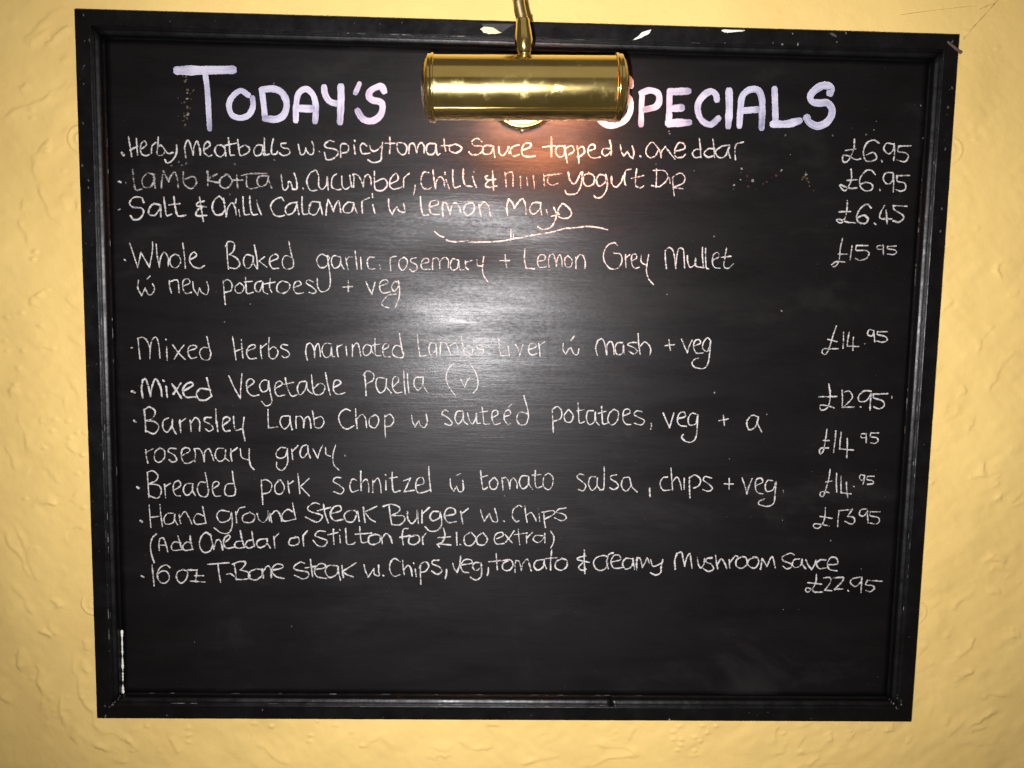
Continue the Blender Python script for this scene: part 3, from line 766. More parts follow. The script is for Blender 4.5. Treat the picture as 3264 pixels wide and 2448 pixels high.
# ------------------------------------------------------------------ the writing
WRITING = """=title
T|p26|-3513,3163 -3239,3172 -2962,3184/p17 -3239,3165 -3219,3000 -3209,2792 -3201,2594
O|p17|-2804,2938 -2883,2979 -2968,2913 -3001,2829 -2971,2736 -2886,2708 -2801,2740 -2757,2824 -2761,2908
D|p18|-2665,2993 -2650,2869 -2636,2712/p21 -2660,2993 -2553,3006 -2458,2967 -2414,2864 -2438,2759 -2514,2705 -2631,2707
A|p18|-2322,2699 -2315,2867 -2288,2972 -2213,3013 -2144,2955 -2116,2840 -2124,2694/p24 -2278,2818 -2166,2816
Y|p19|-2030,3032 -2022,2970 -1976,2897 -1898,2874/p21 -1860,3042 -1859,2895 -1869,2696
apostrophe|p15|-1672,3078 -1692,3029 -1710,2989
S|p20|-1420,3016 -1454,3061 -1553,3016 -1573,2959 -1535,2920 -1462,2905 -1434,2866 -1447,2786 -1500,2728 -1569,2709 -1639,2733 -1687,2805
S|p19|1125,3132 1112,3190 1046,3214 960,3191 908,3116 964,3055 1074,3036 1125,2975 1123,2858 1061,2772 942,2727 865,2741 804,2792
P|p17|1246,3041 1244,2904 1245,2745/p20 1242,3062 1322,3090 1405,3066 1426,2993 1394,2929 1286,2896
E|p19|1532,3085 1533,2932 1537,2752/p22 1541,3082 1720,3092/p23 1547,2911 1656,2922/p23 1533,2765 1739,2776
C|p20|2027,3018 2011,3071 1955,3096 1881,3046 1832,2961 1845,2855 1903,2782 1981,2763 2049,2823
I|p23|2152,3101 2162,2927 2159,2757
A|p20|2276,2760 2280,2951 2296,3062 2370,3124 2458,3119 2502,3020 2509,2872 2510,2744/p20 2293,2909 2451,2925
L|p20|2628,3134 2642,2960 2654,2806/p24 2635,2781 2783,2788 2898,2820
S|p23|3214,3115 3221,3159 3162,3189 3073,3155 3007,3078 3031,3019 3106,3007 3188,3011 3241,2953 3237,2874 3184,2805 3094,2773 3010,2809 2983,2852
=starter
bullet|c12|-4093,2326 -4081,2311
Herby|c7|-4025,2490 -4012,2396 -3999,2297/-3946,2476 -3943,2387 -3937,2314/-4013,2360 -3938,2398/-3907,2367 -3847,2411 -3862,2452 -3900,2420 -3904,2336 -3860,2305 -3818,2317/-3796,2333 -3789,2402 -3751,2439/-3723,2492 -3731,2403 -3738,2324 -3690,2315 -3657,2363 -3699,2414 -3726,2403/-3668,2383 -3626,2332 -3578,2344/-3539,2418 -3541,2344 -3580,2270 -3639,2237 -3660,2268
Meatballs|c7|-3448,2299 -3457,2399 -3421,2473 -3386,2380 -3373,2327! -3364,2401 -3331,2465 -3306,2392 -3299,2329/-3253,2383 -3199,2426 -3220,2462 -3258,2425 -3259,2351 -3212,2315 -3185,2327/-3082,2429 -3124,2428 -3152,2375 -3126,2323 -3078,2319 -3045,2377 -3071,2424/-3050,2419 -3041,2325/-3011,2504 -3002,2420 -2993,2336 -2955,2332/-3039,2430 -2932,2454/-2916,2486 -2906,2402 -2891,2333 -2827,2351 -2794,2394 -2836,2435 -2895,2412/-2671,2439 -2719,2438 -2752,2384 -2731,2332 -2677,2354 -2655,2429! -2660,2418 -2651,2339 -2624,2345/-2643,2508 -2644,2429 -2635,2345 -2597,2351/-2553,2505 -2569,2431 -2570,2357 -2527,2353 -2511,2379/-2425,2466 -2473,2459 -2463,2423 -2398,2408 -2388,2361 -2453,2339 -2490,2364
w|c7|-2296,2453 -2276,2359 -2238,2365 -2222,2418! -2216,2397 -2184,2361 -2147,2367 -2141,2441 -2157,2488
dot|d6|-2082,2390 -2079,2385
Spicy|c7|-1932,2493 -1980,2503 -2028,2459 -2002,2428 -1916,2415 -1889,2373 -1938,2324 -2002,2307 -2023,2349 -2029,2380/-1862,2337 -1862,2458 -1819,2475 -1782,2449 -1792,2396 -1846,2379/-1726,2461 -1715,2377/-1720,2509 -1718,2503/-1597,2459 -1634,2484 -1661,2452 -1645,2384 -1596,2380 -1564,2386/-1564,2460 -1550,2421 -1521,2405 -1483,2422 -1441,2463/-1432,2494 -1442,2394 -1453,2314 -1532,2291 -1580,2316
tomato|c7|-1360,2554 -1354,2470 -1359,2390/-1403,2490 -1306,2492/-1284,2487 -1279,2429 -1246,2383 -1198,2389 -1182,2453 -1214,2494 -1279,2498/-1160,2395 -1155,2475 -1134,2496! -1106,2486 -1079,2402! -1063,2477 -1031,2504 -1004,2468 -1003,2404/-891,2497 -955,2495 -982,2447 -960,2389 -900,2401 -880,2487! -880,2471 -868,2386 -841,2397/-799,2547 -793,2483 -782,2431/-831,2477 -728,2485/-744,2469 -733,2426 -662,2412 -614,2461 -674,2497 -717,2485
Sauce|c7|-410,2535 -459,2565 -507,2533 -490,2491 -414,2487 -392,2445 -445,2401 -511,2400 -538,2421/-306,2495 -371,2493 -403,2450 -380,2408 -315,2415 -284,2485! -284,2464 -271,2379/-230,2486 -223,2423 -185,2397 -142,2446! -127,2489 -120,2420/-24,2507 -78,2495 -110,2447 -76,2394 -22,2411/21,2460 91,2489 101,2526 41,2524 10,2471 22,2407 76,2393 147,2399
topped|c7|317,2600 319,2499 321,2404/227,2497 357,2511/433,2513 379,2501 364,2447 398,2400 452,2417 456,2492 422,2512/460,2513 474,2407 487,2344/472,2492 531,2515 555,2462 501,2424/588,2506 602,2421 609,2336/594,2485 643,2507 666,2455 624,2411 596,2405/704,2466 769,2489 762,2531 719,2520 699,2466 722,2408 777,2393 826,2405/916,2493 862,2491 847,2448 880,2417 929,2450 933,2504/925,2573 944,2493 940,2429
w|c7|1036,2533 1051,2464 1076,2422! 1114,2465! 1138,2423 1171,2397! 1180,2456 1162,2520
dot|d7|1247,2423 1252,2418
Oned|c7|1408,2536 1368,2567 1321,2524 1306,2459 1347,2409 1406,2429 1432,2483/1408,2536 1448,2484 1467,2415! 1471,2474 1507,2523! 1565,2455 1611,2402/1608,2477 1711,2511 1692,2564 1643,2563 1607,2488 1621,2424 1687,2420 1719,2448
dar|c7|1882,2505 1827,2504 1795,2460 1830,2418 1874,2430/1861,2611 1876,2515 1885,2425/2025,2514 1958,2512 1917,2463 1962,2427 2017,2444/2004,2609 2019,2519 2028,2428/2177,2555 2100,2542 2037,2487 2072,2429 2138,2441 2178,2533! 2168,2501 2194,2427/2250,2412 2240,2503 2254,2567 2324,2590
price|c7|3498,2644 3499,2557 3469,2469 3432,2414 3391,2418 3388,2476 3438,2478 3521,2441 3576,2447/3415,2531 3514,2547/3762,2616 3700,2644 3631,2609 3602,2520 3632,2433 3703,2430 3746,2465 3708,2518 3639,2492/3802,2433 3806,2426/3914,2606 3843,2614 3816,2555 3870,2507 3917,2547 3923,2611! 3934,2528 3929,2445/4101,2595 3975,2588! 3969,2534 4050,2521 4083,2483 4047,2429 3965,2446
=starter
bullet|c8|-4135,2038 -4118,2034/f5 -4066,2032 -4062,2021
Lamb|f8|-3992,2160 -3984,2060 -3965,1960 -3906,1967/-3775,2118 -3844,2127 -3898,2062 -3879,1988 -3804,2001 -3770,2076! -3780,2118 -3767,1986/-3703,1987 -3696,2067 -3678,2152! -3642,2078 -3627,2052! -3604,2111 -3561,2144 -3536,2060 -3532,1996/-3476,2146 -3478,2061 -3462,2019 -3399,1983 -3344,2043 -3375,2106 -3472,2072
Kofta|f8|-3230,2162 -3226,2088 -3229,2024/-3134,2138 -3226,2077 -3109,2048/-3033,2135 -3098,2091 -3099,2017 -3035,1997 -2980,2062 -3012,2125 -3044,2135/-2931,2126 -2927,2063 -2925,1997/-2970,2078 -2873,2080/-2878,2128 -2776,2151 -2626,2155/-2830,2118 -2831,2033 -2799,1997 -2724,2009/-2626,2133 -2701,2121 -2723,2068 -2692,2021 -2627,2049 -2605,2123! -2605,2092 -2574,2007
w|m7|-2476,2142 -2455,1999 -2412,2011 -2401,2075! -2380,2075 -2359,2001! -2315,2008 -2320,2098 -2341,2161/-2251,2012 -2249,2006
Cucumber|c7|-2094,2156 -2121,2198 -2180,2165 -2213,2079 -2176,1995 -2111,1996/-2089,2135 -2089,2039 -2052,2008 -2008,2052! -2003,2137 -1992,2004/-1906,2166 -1949,2128 -1954,2032 -1895,2007 -1863,2013/-1852,2141 -1847,2045 -1809,2014 -1766,2047/-1769,2153 -1753,2057 -1747,2036/-1731,2037 -1726,2133 -1736,2164! -1699,2165 -1666,2134 -1628,2044! -1618,2135 -1580,2168 -1553,2126 -1547,2062/-1515,2201 -1515,2116 -1504,2020 -1428,2011 -1380,2077 -1418,2129 -1504,2095/-1353,2077 -1272,2122 -1288,2185 -1342,2141 -1358,2066 -1320,2025 -1255,2037 -1233,2048/-1212,2048 -1212,2123 -1207,2144 -1158,2188
comma|c6|-1093,2072 -1098,2019 -1108,1976
Chilli|m7|-958,2203 -1007,2202 -1033,2127 -1017,2053 -962,2033 -930,2049/-910,2226 -898,2130 -881,2045! -876,2109 -833,2164 -795,2122 -789,2069/-773,2133 -739,2043/-785,2207 -782,2191/-704,2236 -703,2145 -685,2060 -626,2072/-595,2244 -594,2148 -571,2084 -506,2070/-496,2171 -479,2113 -457,2065/-489,2227 -484,2221
ampersand|m7|-291,2229 -284,2144 -277,2043/-344,2185 -366,2174 -344,2143 -257,2150/-333,2132 -365,2089 -332,2068 -245,2081
Mint|f7|-160,2222 -153,2158 -146,2072/-149,2211 -84,2224 -75,2085/-1,2183 7,2076/64,2184 77,2099/135,2196 149,2074/244,2210 252,2097/299,2211 284,2136 334,2105 388,2122/255,2199 424,2225
yogurt|m7|500,2237 524,2152 574,2126 632,2240/647,2243 636,2112 586,2023 492,2017 471,2054/738,2232 673,2220 658,2155 692,2102 763,2125 772,2201 716,2242/881,2214 826,2223 795,2158 829,2105 889,2150 892,2225! 911,2150 902,2064 855,1993 800,1981 778,2002/953,2205 961,2130 1006,2099 1059,2154! 1079,2218 1092,2154 1104,2122/1098,2128 1090,2219 1104,2273 1153,2284/1214,2286 1206,2200 1214,2114 1270,2099 1291,2116/1167,2194 1287,2223
Dip|m6|1422,2291 1426,2205 1424,2108/1390,2279 1505,2277 1546,2218 1521,2164 1456,2114 1379,2123/1563,2208 1571,2154/1596,2203 1605,2112 1620,2026/1591,2209 1639,2244 1688,2256 1726,2212 1714,2163 1660,2130 1611,2118/1606,2107 1705,2098
price|c7|3482,2337 3492,2245 3467,2166 3429,2116 3387,2144 3376,2174 3478,2142 3554,2148/3448,2224 3549,2231/3742,2290 3699,2333 3639,2326 3583,2247 3588,2169 3642,2121 3712,2132 3719,2181 3656,2209 3592,2188/3801,2136 3805,2130/3923,2313 3852,2307 3831,2243 3880,2195 3928,2225 3933,2304! 3944,2216 3946,2118/4107,2288 3975,2285! 3984,2227 4061,2209 4075,2150 4026,2125 3975,2138
=starter
bullet|m7|-4145,1754 -4134,1758
Salt|c8|-3888,1834 -3914,1882 -3988,1880 -4032,1826 -4001,1784 -3916,1775 -3891,1733 -3930,1668 -3994,1656 -4025,1693/-3723,1811 -3787,1821 -3836,1766 -3832,1713 -3779,1704 -3724,1769! -3718,1812 -3715,1694/-3679,1887 -3670,1791 -3656,1706 -3608,1718/-3577,1894 -3568,1804 -3544,1709 -3490,1705 -3463,1711/-3627,1814 -3520,1827
ampersand|c8|-3315,1895 -3301,1789 -3282,1656/-3273,1859 -3337,1841 -3338,1809 -3252,1801/-3328,1778 -3356,1734 -3340,1708 -3249,1715
Chilli|c7|-3080,1879 -3111,1910 -3160,1877 -3188,1802 -3157,1728 -3093,1729 -3060,1773/-3069,1890 -3059,1815 -3045,1709! -3027,1795 -2984,1849 -2952,1796 -2942,1733/-2915,1776 -2905,1717/-2940,1887 -2946,1850/-2870,1910 -2866,1809 -2856,1734 -2808,1735/-2800,1917 -2796,1821 -2775,1736 -2727,1737/-2731,1876 -2715,1812 -2684,1738
Calamari|c7|-2451,1882 -2478,1914 -2542,1891 -2586,1826 -2555,1741 -2501,1721 -2447,1733/-2316,1869 -2392,1851 -2436,1797 -2414,1744 -2349,1767 -2317,1853! -2311,1821 -2296,1747/-2262,1924 -2263,1833 -2252,1753 -2204,1754/-2079,1874 -2155,1878 -2187,1824 -2188,1760 -2123,1750 -2079,1826! -2079,1869 -2053,1752/-2015,1747 -2009,1828 -1993,1903! -1960,1840 -1939,1786! -1917,1851 -1885,1895 -1874,1852 -1863,1777/-1731,1876 -1790,1880 -1839,1820 -1818,1773 -1753,1785 -1726,1866! -1715,1823 -1698,1779/-1639,1777 -1644,1857 -1634,1900 -1569,1928/-1531,1859 -1512,1779/-1536,1972 -1533,1934
w|c7|-1368,1922 -1362,1831 -1330,1767! -1303,1821 -1281,1843! -1254,1801 -1199,1797 -1211,1877
Lemon|m7|-1037,1956 -1031,1860 -1009,1774 -954,1770/-944,1851 -857,1880 -863,1922 -928,1905 -944,1840 -916,1782 -840,1778/-802,1768 -808,1854 -803,1897! -770,1898 -748,1844 -726,1780! -710,1867 -672,1900 -634,1858 -617,1804/-514,1903 -569,1881 -584,1816 -545,1773 -480,1818 -482,1893 -531,1908/-427,1884 -415,1819 -403,1766/-416,1873 -373,1912 -328,1875 -305,1779
Mayo|m7|-125,1788 -137,1869 -117,1950! -78,1913 -55,1860! -12,1925 31,1958 60,1884 67,1803/218,1919 141,1918 104,1852 144,1799 208,1855 218,1914! 219,1866 232,1796/280,1845 292,1802/356,1879 385,1794 344,1685 257,1645 196,1671/443,1914 404,1859 407,1789 452,1765 512,1773 544,1813 515,1872 454,1916/336,1784 413,1805
price|c8|3461,2009 3462,1910 3446,1831 3409,1781 3362,1800 3376,1820 3469,1792 3561,1784/3382,1894 3498,1901/3718,1945 3681,1979 3622,1953 3571,1863 3591,1795 3663,1781 3695,1827 3647,1865 3583,1839/3769,1784 3778,1775/3859,1968 3819,1879 3832,1834 3944,1832/3882,1919 3891,1860 3901,1786/4098,1969 3955,1970! 3968,1931 4053,1884 4075,1845 4027,1804 3966,1813
=flourish
flourish|c7|-887,1599 -838,1562 -794,1547/-766,1515 -684,1500 -542,1514/-525,1498 -399,1503 -268,1509 -158,1522/m6 -158,1520 -49,1546 39,1559/m6 61,1566 170,1589 335,1619 477,1660/477,1660 554,1667 622,1674 709,1687 820,1678 925,1659/m5 -89,1637 -87,1524/m5 -61,1589 -60,1541
=main_course
bullet|m8|-4099,1240 -4093,1235
Whole|c6|-4043,1418 -4008,1306 -3966,1167! -3928,1319! -3845,1169! -3809,1343 -3807,1428/-3770,1408 -3762,1290 -3743,1177! -3730,1258 -3691,1329 -3649,1270 -3651,1184/-3579,1310 -3628,1271 -3624,1195 -3571,1170 -3521,1230 -3541,1294 -3579,1310/-3496,1424 -3482,1295 -3474,1166/-3429,1253 -3358,1298 -3379,1335 -3417,1307 -3429,1243 -3393,1189 -3328,1169 -3279,1197
Baked|c6|-3031,1169 -3040,1304 -3043,1434/-3060,1396 -3027,1450 -2968,1435 -2974,1360 -3018,1316! -2948,1285 -2911,1221 -2950,1176 -3015,1181/-2777,1308 -2840,1319 -2873,1265 -2858,1195 -2815,1181 -2781,1234 -2771,1297! -2767,1229 -2731,1177/-2758,1418 -2737,1300 -2728,1192/-2656,1301 -2711,1257! -2630,1194/-2603,1248 -2515,1293 -2537,1331 -2591,1303 -2603,1238 -2571,1184 -2511,1185/-2364,1297 -2439,1317 -2472,1251 -2440,1181 -2364,1199 -2353,1275/-2400,1463 -2385,1372 -2358,1264 -2353,1210
garlic|m6|-2016,1325 -2070,1340 -2114,1280 -2082,1205 -2016,1217 -1983,1304! -2005,1325 -1984,1185 -1973,1055 -1995,978 -2061,949 -2104,998 -2109,1085/-1875,1317 -1940,1327 -1962,1261 -1929,1197 -1875,1231 -1864,1307! -1858,1242 -1831,1193/-1813,1308 -1802,1254 -1788,1189/-1805,1286 -1780,1317 -1747,1318/-1715,1380 -1704,1288 -1693,1196/-1657,1316 -1649,1197/-1518,1319 -1568,1318 -1589,1269 -1567,1199 -1507,1200
comma|m6|-1460,1239 -1449,1217 -1453,1198
rosemary|m6|-1349,1317 -1349,1252 -1343,1187/-1349,1301 -1328,1326 -1284,1335/-1207,1325 -1251,1297 -1256,1232 -1217,1189 -1174,1245 -1174,1299 -1207,1329/-1082,1323 -1131,1311 -1130,1278 -1076,1252 -1070,1203 -1113,1180 -1141,1202/-1021,1264 -950,1282 -956,1320 -999,1313 -1026,1264 -1010,1210 -933,1206/-905,1206 -906,1272 -901,1321! -857,1327 -835,1284 -829,1219! -824,1295 -781,1334 -742,1308 -741,1231/-638,1310 -693,1320 -720,1265 -702,1205 -648,1222 -632,1299! -626,1256 -615,1207 -576,1208/-561,1300 -554,1235 -532,1214/-550,1290 -495,1307/-440,1314 -434,1259 -384,1250/-369,1348 -379,1261 -378,1195 -361,1141 -321,1087
plus|m6|-198,1313 -99,1315/-144,1374 -138,1309 -126,1244
Lemon|m6|63,1438 60,1335 78,1242! 167,1233/198,1316 270,1328 274,1377 219,1376 199,1305 222,1251 288,1258/321,1258 314,1329 324,1378! 362,1390 386,1330 398,1265! 407,1342 434,1386 454,1332 459,1266/517,1377 485,1343 498,1267 553,1268 562,1334 517,1377/600,1362 606,1247/603,1324 633,1385 672,1385 701,1326 700,1249
Grey|c6|1036,1497 1002,1523 936,1494 894,1406 908,1319 977,1249 1054,1262 1091,1334 1072,1405 1005,1414/1127,1400 1130,1335 1137,1269/1128,1367 1172,1401/1196,1336 1245,1370 1233,1408 1194,1391 1197,1303 1232,1260 1276,1272/1294,1398 1296,1327 1353,1295/1371,1405 1358,1306 1355,1229 1380,1153 1433,1094
Mullet|c6|1566,1267 1551,1365 1547,1452! 1591,1486 1637,1432 1666,1269! 1672,1400 1691,1477 1736,1467 1751,1369 1760,1276/1783,1403 1791,1337 1821,1283 1876,1317! 1873,1383 1874,1300 1967,1280/1941,1493 1945,1395 1961,1285/1974,1489 1978,1396 1989,1286 2012,1270/2058,1364 2118,1398 2105,1442 2061,1419 2053,1342 2078,1288 2134,1278/2197,1488 2185,1400 2178,1301 2224,1280 2277,1325/2151,1394 2246,1407
price|m6|3434,1618 3415,1513 3411,1394 3384,1333 3350,1318/3333,1342 3382,1373 3469,1370/3398,1453 3494,1455/3540,1546 3534,1476 3528,1401/3708,1549 3586,1547! 3589,1497 3680,1499 3728,1470 3696,1410 3625,1393 3584,1412/3870,1553 3815,1547 3812,1517 3873,1513/3875,1558 3881,1463/4013,1551 3922,1544! 3924,1519 3996,1510 4023,1486 3989,1460 3927,1464
w|m6|-3962,1032 -3969,951 -3933,875! -3894,952! -3863,888 -3820,899 -3797,954 -3817,997/-3870,1050 -3842,1078
new|m6|-3644,1033 -3640,968 -3625,908/-3639,1022 -3579,1045 -3552,1024 -3544,915/-3505,981 -3434,1015 -3449,1058 -3498,1036 -3505,960 -3474,906 -3419,918/-3401,1027 -3392,951 -3355,892! -3332,963! -3311,920 -3257,899 -3240,965 -3255,1030
potatoes|m6|-3087,1044 -3078,924 -3069,799/-3087,1033 -3038,1056 -2996,1013 -3007,947 -3067,925/-2920,1025 -2963,981 -2953,927 -2899,928 -2871,983 -2909,1025/-2854,1081 -2850,983 -2840,918 -2780,930/-2865,1037 -2789,1044/-2691,1051 -2746,1029 -2758,963 -2714,937 -2681,1008! -2675,1041 -2671,943 -2628,917/-2599,1075 -2605,988 -2584,934/-2659,1019 -2550,1043/-2474,1056 -2518,1022 -2529,957 -2475,925 -2410,959 -2398,1025 -2463,1056/-2355,987 -2279,1021 -2300,1059 -2344,1036 -2355,971 -2323,928 -2257,935/-2153,1051 -2202,1072 -2224,1039 -2159,996 -2121,954 -2148,931 -2192,941
plus|m6|-1840,1003 -1742,1010/-1786,1069 -1786,955
veg|m6|-1600,1062 -1572,997 -1539,937! -1523,998 -1507,1058/-1458,1021 -1370,1055 -1392,1088 -1447,1065 -1457,999 -1424,951 -1348,963/-1261,1068 -1304,1068 -1332,1012 -1304,969 -1260,1025 -1261,1079! -1249,1003 -1254,905 -1292,805/-1287,942 -1370,924 -1435,846 -1413,808 -1363,798
=main_course
bullet|m7|-4052,327 -4044,327
Mixed|c6|-3966,213 -3975,317 -3983,427! -3928,439 -3886,396 -3860,319 -3863,214! -3855,341 -3831,419 -3792,441 -3767,365 -3759,222/-3686,344 -3684,206/-3692,423 -3691,418/-3620,362 -3562,280 -3498,215/-3506,364 -3562,291 -3607,219/-3458,304 -3376,338 -3397,366 -3452,348 -3464,282 -3433,227 -3378,239/-3245,341 -3311,340 -3344,284 -3313,218 -3247,219 -3224,286/-3265,456 -3250,385 -3230,297
Herbs|c6|-2998,461 -2983,356 -2965,219/-2906,429 -2902,336 -2892,242/-2978,307 -2896,336/-2842,315 -2765,349 -2775,382 -2830,359 -2853,292 -2821,232 -2755,239/-2704,372 -2705,306 -2695,240/-2699,350 -2644,395/-2616,456 -2622,352 -2612,252 -2558,242 -2524,309 -2568,364 -2617,330/-2425,383 -2480,387 -2491,354 -2425,322 -2404,278 -2448,249 -2481,266
marinated|m6|-2218,231 -2234,314 -2222,392! -2184,409 -2151,360 -2140,255! -2134,360 -2101,405 -2085,339 -2080,272/-1964,407 -2030,406 -2063,339 -2030,262 -1975,285 -1964,374! -1953,275 -1931,269/-1904,386 -1904,331 -1893,270/-1898,375 -1854,398/-1810,377 -1801,283/-1742,400 -1742,334 -1744,278/-1742,367 -1703,417 -1676,390 -1654,280/-1549,392 -1599,403 -1632,347 -1610,286 -1555,315 -1544,381! -1533,326 -1494,294/-1505,465 -1505,371 -1494,294 -1444,289/-1527,398 -1456,411/-1417,350 -1362,385 -1378,417 -1417,395 -1422,328 -1400,278 -1345,279/-1224,387 -1290,397 -1323,330 -1289,280 -1212,276 -1201,332/-1247,525 -1235,442 -1212,321
Lambs|m6|-1059,512 -1047,401 -1030,290! -963,297/-859,427 -915,431 -936,370 -913,303 -859,360/-859,415 -852,293/-814,316 -815,383 -810,439! -760,439 -731,384 -703,307/-710,407 -660,436 -637,397 -626,331/-595,509 -577,409 -553,321 -492,305 -471,367 -516,410 -565,376/-371,418 -427,412 -415,379 -360,369 -370,318 -414,312
Liver|m6|-195,483 -188,394 -170,311! -103,312/-93,407 -81,312/-16,430 18,375 31,308! 46,376 62,426/124,377 202,412 184,445 134,433 125,355 164,322 209,339/229,446 241,379 248,312/235,423 290,463
w|c6|491,450 492,383 521,339! 553,396 575,407! 611,341 650,341 660,397/573,485 606,530
mash|c6|859,334 840,412 860,490! 905,508 934,458 960,341! 962,447 1001,481 1030,426 1038,348/1124,472 1068,466 1048,404 1072,343 1128,361 1136,439! 1136,450 1145,355/1270,475 1214,474 1181,451 1249,419 1284,386 1252,352 1200,379/1289,570 1298,464 1319,347/1311,431 1359,482 1405,455 1430,400 1421,338
plus|c6|1585,447 1680,460/1622,509 1630,448 1643,398
veg|c6|1757,517 1788,450 1824,378! 1844,451 1870,508/1889,447 1961,481 1942,520 1898,497 1890,430 1926,374 1994,376/2067,511 2032,539 1989,476 1992,420 2038,393 2063,455! 2072,511 2066,388 2054,276 2012,213 1921,217 1880,261 1906,307 1945,319
price|c6|3421,690 3391,588 3358,455 3321,383 3283,403 3297,444 3369,445 3456,447/3337,546 3436,523/3502,626 3507,539 3507,453/3564,622 3553,540 3552,479! 3604,475 3676,476/3613,572 3612,511 3616,434/f5 3738,505 3744,507/3830,647 3778,656 3766,605 3813,590 3831,636! 3839,586 3848,530/3975,639 3872,637! 3874,607 3957,588 3981,548 3930,526 3873,536
=main_course
bullet|c11|-4057,-135 -4032,-143
Mixed|c9|-3949,-197 -3958,-103 -3945,-14! -3912,-2 -3886,-79 -3867,-179! -3848,-79 -3814,0 -3787,-22 -3756,-99 -3747,-177/-3701,-76 -3692,-187/-3730,-13 -3724,-18/-3635,-53 -3592,-119 -3545,-196/-3547,-41 -3592,-108 -3626,-153/-3516,-118 -3422,-61 -3438,-28 -3493,-51 -3527,-118 -3495,-184 -3397,-183/-3253,-102 -3340,-93 -3385,-149 -3353,-210 -3288,-215 -3238,-180/-3273,19 -3252,-69 -3227,-169
Vegetable|c6|-3042,45 -2989,-76 -2925,-192! -2918,-64 -2905,70/-2847,-74 -2780,-17 -2812,21 -2857,-18 -2847,-118 -2793,-162 -2732,-150/-2648,7 -2681,7 -2720,-49 -2693,-116 -2638,-93 -2626,-3! -2611,-115 -2595,-226 -2651,-266 -2700,-222/-2561,-80 -2483,-34 -2505,-1 -2549,-24 -2561,-103 -2528,-158 -2457,-146/-2450,33 -2429,-67 -2385,-156 -2330,-144/-2461,-34 -2362,-10/-2241,3 -2296,-9 -2324,-77 -2297,-143 -2241,-86 -2224,-8! -2214,-86 -2164,-130/-2174,71 -2164,-29 -2142,-129 -2065,-128 -2032,-49 -2087,-17 -2153,-74/-2026,96 -2004,-27 -1977,-138/-1938,-59 -1866,-13 -1888,20 -1932,8 -1943,-82 -1899,-131 -1822,-113
Paella|c6|-1615,91 -1604,-20 -1598,-138/-1626,80 -1587,125 -1521,93 -1526,26 -1598,-15/-1410,50 -1477,49 -1493,-30 -1454,-107 -1399,-73 -1382,39! -1382,-39 -1332,-105/-1310,-38 -1255,19 -1266,63 -1310,52 -1316,-49 -1276,-105 -1221,-98/-1200,126 -1194,9 -1182,-114/-1161,99 -1155,-2 -1143,-102/-1011,68 -1078,55 -1088,-23 -1043,-73 -999,-10 -995,68! -988,-22 -943,-99
v|c6|-669,218 -723,162 -750,72 -721,-28 -648,-128/-594,46 -571,8 -549,-31! -533,19 -505,65/-496,216 -439,133 -410,33 -420,-46 -458,-92
price|c7|3375,62 3397,-46 3392,-149 3355,-211 3303,-217 3295,-171 3363,-170 3447,-194/3275,-78 3466,-70/3524,-2 3534,-95 3534,-183/3540,-23 3602,-11 3642,-73 3599,-135 3545,-188! 3664,-181/3735,-180 3739,-180/3840,-8 3767,-4 3709,-61 3722,-118 3795,-111 3842,-39! 3841,-111 3842,-209/4023,-30 3868,-38! 3876,-79 3971,-109 3995,-160 3946,-197 3882,-177/f6 4072,-61 4073,-79
=main_course
bullet|c10|-4043,-448 -4031,-461
Barnsley|c7|-3926,-562 -3928,-455 -3936,-321/-3942,-333 -3881,-298 -3822,-342 -3851,-421 -3917,-444! -3830,-454 -3787,-509 -3838,-583 -3925,-551/-3686,-413 -3736,-441 -3744,-520 -3701,-564 -3650,-496 -3643,-429! -3644,-507 -3608,-580/-3566,-428 -3562,-495 -3558,-562/-3567,-461 -3505,-416/-3456,-437 -3452,-493 -3448,-549/-3452,-471 -3401,-403 -3358,-447 -3359,-542/-3236,-400 -3291,-401 -3303,-441 -3237,-479 -3216,-523 -3260,-547 -3293,-525/-3185,-310 -3181,-422 -3167,-545/-3105,-477 -3038,-425 -3060,-392 -3104,-409 -3116,-488 -3090,-544 -3040,-538/-2999,-385 -2995,-464 -2979,-531 -2913,-519/-2889,-395 -2902,-508 -2892,-586 -2881,-643
Lamb|c6|-2635,-307 -2636,-402 -2631,-504! -2537,-491/-2420,-371 -2486,-378 -2509,-446 -2465,-512 -2409,-455 -2403,-377! -2398,-444 -2382,-517/-2338,-499 -2343,-432 -2337,-376! -2287,-375 -2260,-431 -2260,-493! -2249,-408 -2210,-374 -2188,-430 -2183,-497/-2165,-317 -2149,-406 -2138,-485 -2077,-490 -2044,-427 -2077,-372 -2138,-395
Chop|c6|-1766,-305 -1811,-289 -1866,-323 -1889,-391 -1855,-475 -1800,-503 -1728,-468/-1709,-287 -1703,-400 -1692,-495/-1692,-388 -1642,-343 -1603,-387 -1592,-483/-1503,-346 -1559,-386 -1559,-460 -1503,-487 -1464,-419 -1475,-363 -1509,-343/-1398,-350 -1397,-463 -1391,-582/-1392,-361 -1342,-338 -1303,-394 -1330,-456 -1386,-474
w|c6|-1114,-346 -1102,-413 -1074,-469! -1052,-424 -1035,-401! -1018,-452 -973,-474 -946,-411 -958,-332
